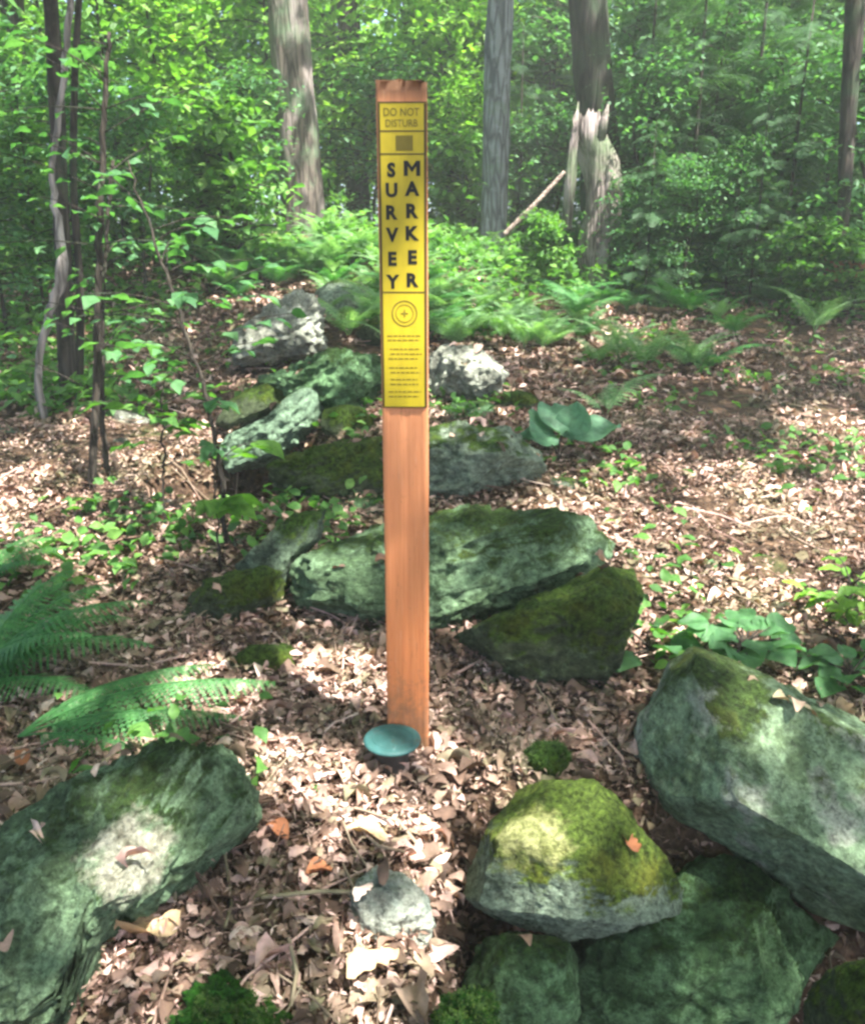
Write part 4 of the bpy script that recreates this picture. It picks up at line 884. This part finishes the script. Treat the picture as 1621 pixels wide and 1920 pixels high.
pl[:, 2] = height(pl[:, 0], pl[:, 1]) + (1 - rr_ / .17) * .055 * rg.random(m) + .008
for w in range(6): sl_ = slice(w, None, 6); k_ = len(pl[sl_]); mbL.add(*scatter(LITTER[w][0], LITTER[w][1], pl[sl_], rotmats(rg.uniform(0, 6.28, k_), rg.normal(0, .3, k_), rg.normal(0, .3, k_)), rg.uniform(.025, .06, k_)))
q = []
while len(q) < 110:
    x, y = rg.uniform(-1.3, 1.3), rg.uniform(1.0, 6.0); ok, loc, nor, _, ob, _ = SC.ray_cast(DG, Vector((x, y, 2.2)), Vector((0, 0, -1)))
    if ok and ob.get('category') in ('rock', 'stone') and nor.z > .6 and fbm(np.array([[x * 5, y * 5, 0]]), 3, 2)[0] > .05: q.append((*loc, *nor))
q = np.array(q); m = len(q); nz = q[:, 3:]; M = rotmats(rg.uniform(0, 6.28, m), rg.normal(0, .15, m), rg.normal(0, .15, m))
tx = np.cross([0., 1, 0], nz); tx /= np.linalg.norm(tx, axis=1)[:, None]; B = np.stack([tx, np.cross(nz, tx), nz], -1)
for w in range(6): sl_ = slice(w, None, 6); mbL.add(*scatter(LITTER[w][0], LITTER[w][1], (q[:, :3] + nz * .006)[sl_], (B @ M)[sl_], rg.uniform(.03, .065, m)[sl_]))
tag(link('leaf_litter', mbL.build('leaf_litter', M_LITTER)), 'dry tan and brown leaf litter covering the forest floor', 'leaf litter', kind='stuff')
# leaves one can pick out
def big_leaf(label, px, py, size, mat, tm, yaw, lift=.03, Y=None):
    p = ground_at(px, py) if Y is None else hit(px, py); V = LITTER[tm][0] - [0, .5, 0]
    o = link('dead_leaf', mesh('dead_leaf', V * size, LITTER[tm][1], mat), loc=p + [0, 0, lift]); o.rotation_euler = (R(12), R(8), yaw); tag(o, label, 'leaf')
big_leaf('rust red leaf at the left edge above the bottom left boulder', 45, 1445, .06, M_RUST, 0, .4, Y=1.5)
big_leaf('round rust brown leaf right of the bottom left boulder', 520, 1585, .055, M_RUST, 4, 1.0)
big_leaf('dark orange leaf left of the small grey and white stone', 600, 1662, .055, M_RUST, 4, 2.0)
big_leaf('round tan leaf at the bottom, left of the green lichened rock', 893, 1830, .055, M_TANLEAF, 4, .8, .05)
big_leaf('round pinkish tan leaf on the lower front of the bottom left boulder', 162, 1755, .055, M_TANLEAF, 4, 2.4, .05)
big_leaf('long tan leaf below the painted sun patch of the bottom left boulder', 215, 1700, .10, M_TANLEAF, 1, 1.3, .05)
big_leaf('curled tan oak leaf left of the bottom moss mound', 280, 1775, .11, M_TANLEAF, 2, 1.9, .05)
big_leaf('folded straw coloured leaf right of the bottom moss mound', 700, 1845, .10, M_TANLEAF, 3, 2.2, .05)
big_leaf('pale peach leaf in the litter in front of the post', 690, 1590, .09, M_TANLEAF, 0, 1.4, .03)
big_leaf('rusty dead leaf stuck on the right shoulder of the moss capped boulder', 1180, 1585, .05, M_RUST, 2, .6, .012, Y=1.33)

# dead branch with rust coloured leaves at the right edge
p0 = at(1640, 500, 6.6); dbr = thing('fallen_branch', 'dead branch with rust orange leaves poking in at the right edge', 'branch', p0)
pp = np.array([at(1660, 520, 6.6), at(1610, 490, 6.6), at(1555, 500, 6.6)]) - p0; mb = MB(); mb.add(*tube(spline(pp, 12), np.linspace(.012, .004, 12), 6)); link('branch', mb.build('branch', M_STICK), dbr)
rg = np.random.default_rng(7); q = spline(pp, 40)[rg.integers(4, 40, 46)] + rg.normal(0, .035, (46, 3)); V, F = scatter(LITTER[0][0], LITTER[0][1], q, rotmats(rg.uniform(0, 6.28, 46), rg.normal(-.4, .5, 46), rg.normal(0, .5, 46)), rg.uniform(.05, .1, 46))
link('dead_foliage', mesh('dead_foliage', V, F, M_RUST), dbr)

# ------------------------------------------------------------------ thin haze volume added to lift the shadows
HAZE = .006
if HAZE:
    hm, nt = nmat('added_haze'); pv = nt.nodes.new('ShaderNodeVolumePrincipled'); pv.inputs['Color'].default_value = (.92, .97, .92, 1); pv.inputs['Density'].default_value = HAZE; pv.inputs['Anisotropy'].default_value = .2
    ho = nt.nodes.new('ShaderNodeOutputMaterial'); nt.links.new(pv.outputs[0], ho.inputs['Volume'])
    x0, x1, y0, y1, z0, z1 = -20, 20, -9, 30, -3, 12.5; V = np.array([(x, y, z) for z in (z0, z1) for y in (y0, y1) for x in (x0, x1)])
    tag(link('added_haze_box', mesh('added_haze_box', V, [np.array([[0, 2, 3, 1], [4, 5, 7, 6], [0, 1, 5, 4], [2, 6, 7, 3], [0, 4, 6, 2], [1, 3, 7, 5]])], hm, False)), kind='stuff')
    SC.cycles.volume_bounces = 1; SC.cycles.volume_step_rate = 4
# ------------------------------------------------------------------ light
W = bpy.data.worlds.new('World'); SC.world = W; W.use_nodes = True; nt = W.node_tree
bg = nt.nodes['Background']; sky = nt.nodes.new('ShaderNodeTexSky'); sky.sky_type = 'NISHITA'; sky.sun_disc = False
sky.sun_elevation = math.asin(SUN[2]); sky.sun_rotation = math.atan2(SUN[0], SUN[1]); sky.air_density = .5; sky.dust_density = 3.0; sky.ozone_density = .3
nt.links.new(sky.outputs[0], bg.inputs[0]); bg.inputs[1].default_value = .14
sl = bpy.data.lights.new('sun', 'SUN'); sl.energy = 5.0; sl.angle = R(.5); sl.color = (1, .955, .90)
so = bpy.data.objects.new('sun', sl); COL.objects.link(so); so.rotation_euler = Vector(SUN).to_track_quat('Z', 'Y').to_euler()
SC.view_settings.view_transform = 'Standard'; SC.view_settings.look = 'None'; SC.view_settings.exposure = 2.45; SC.view_settings.gamma = 1
SC.render.engine = 'CYCLES'
SC.cycles.max_bounces = 10; SC.cycles.diffuse_bounces = 6; SC.cycles.transmission_bounces = 8; SC.cycles.glossy_bounces = 2
SC.cycles.use_denoising = True; SC.cycles.filter_width = 2.8
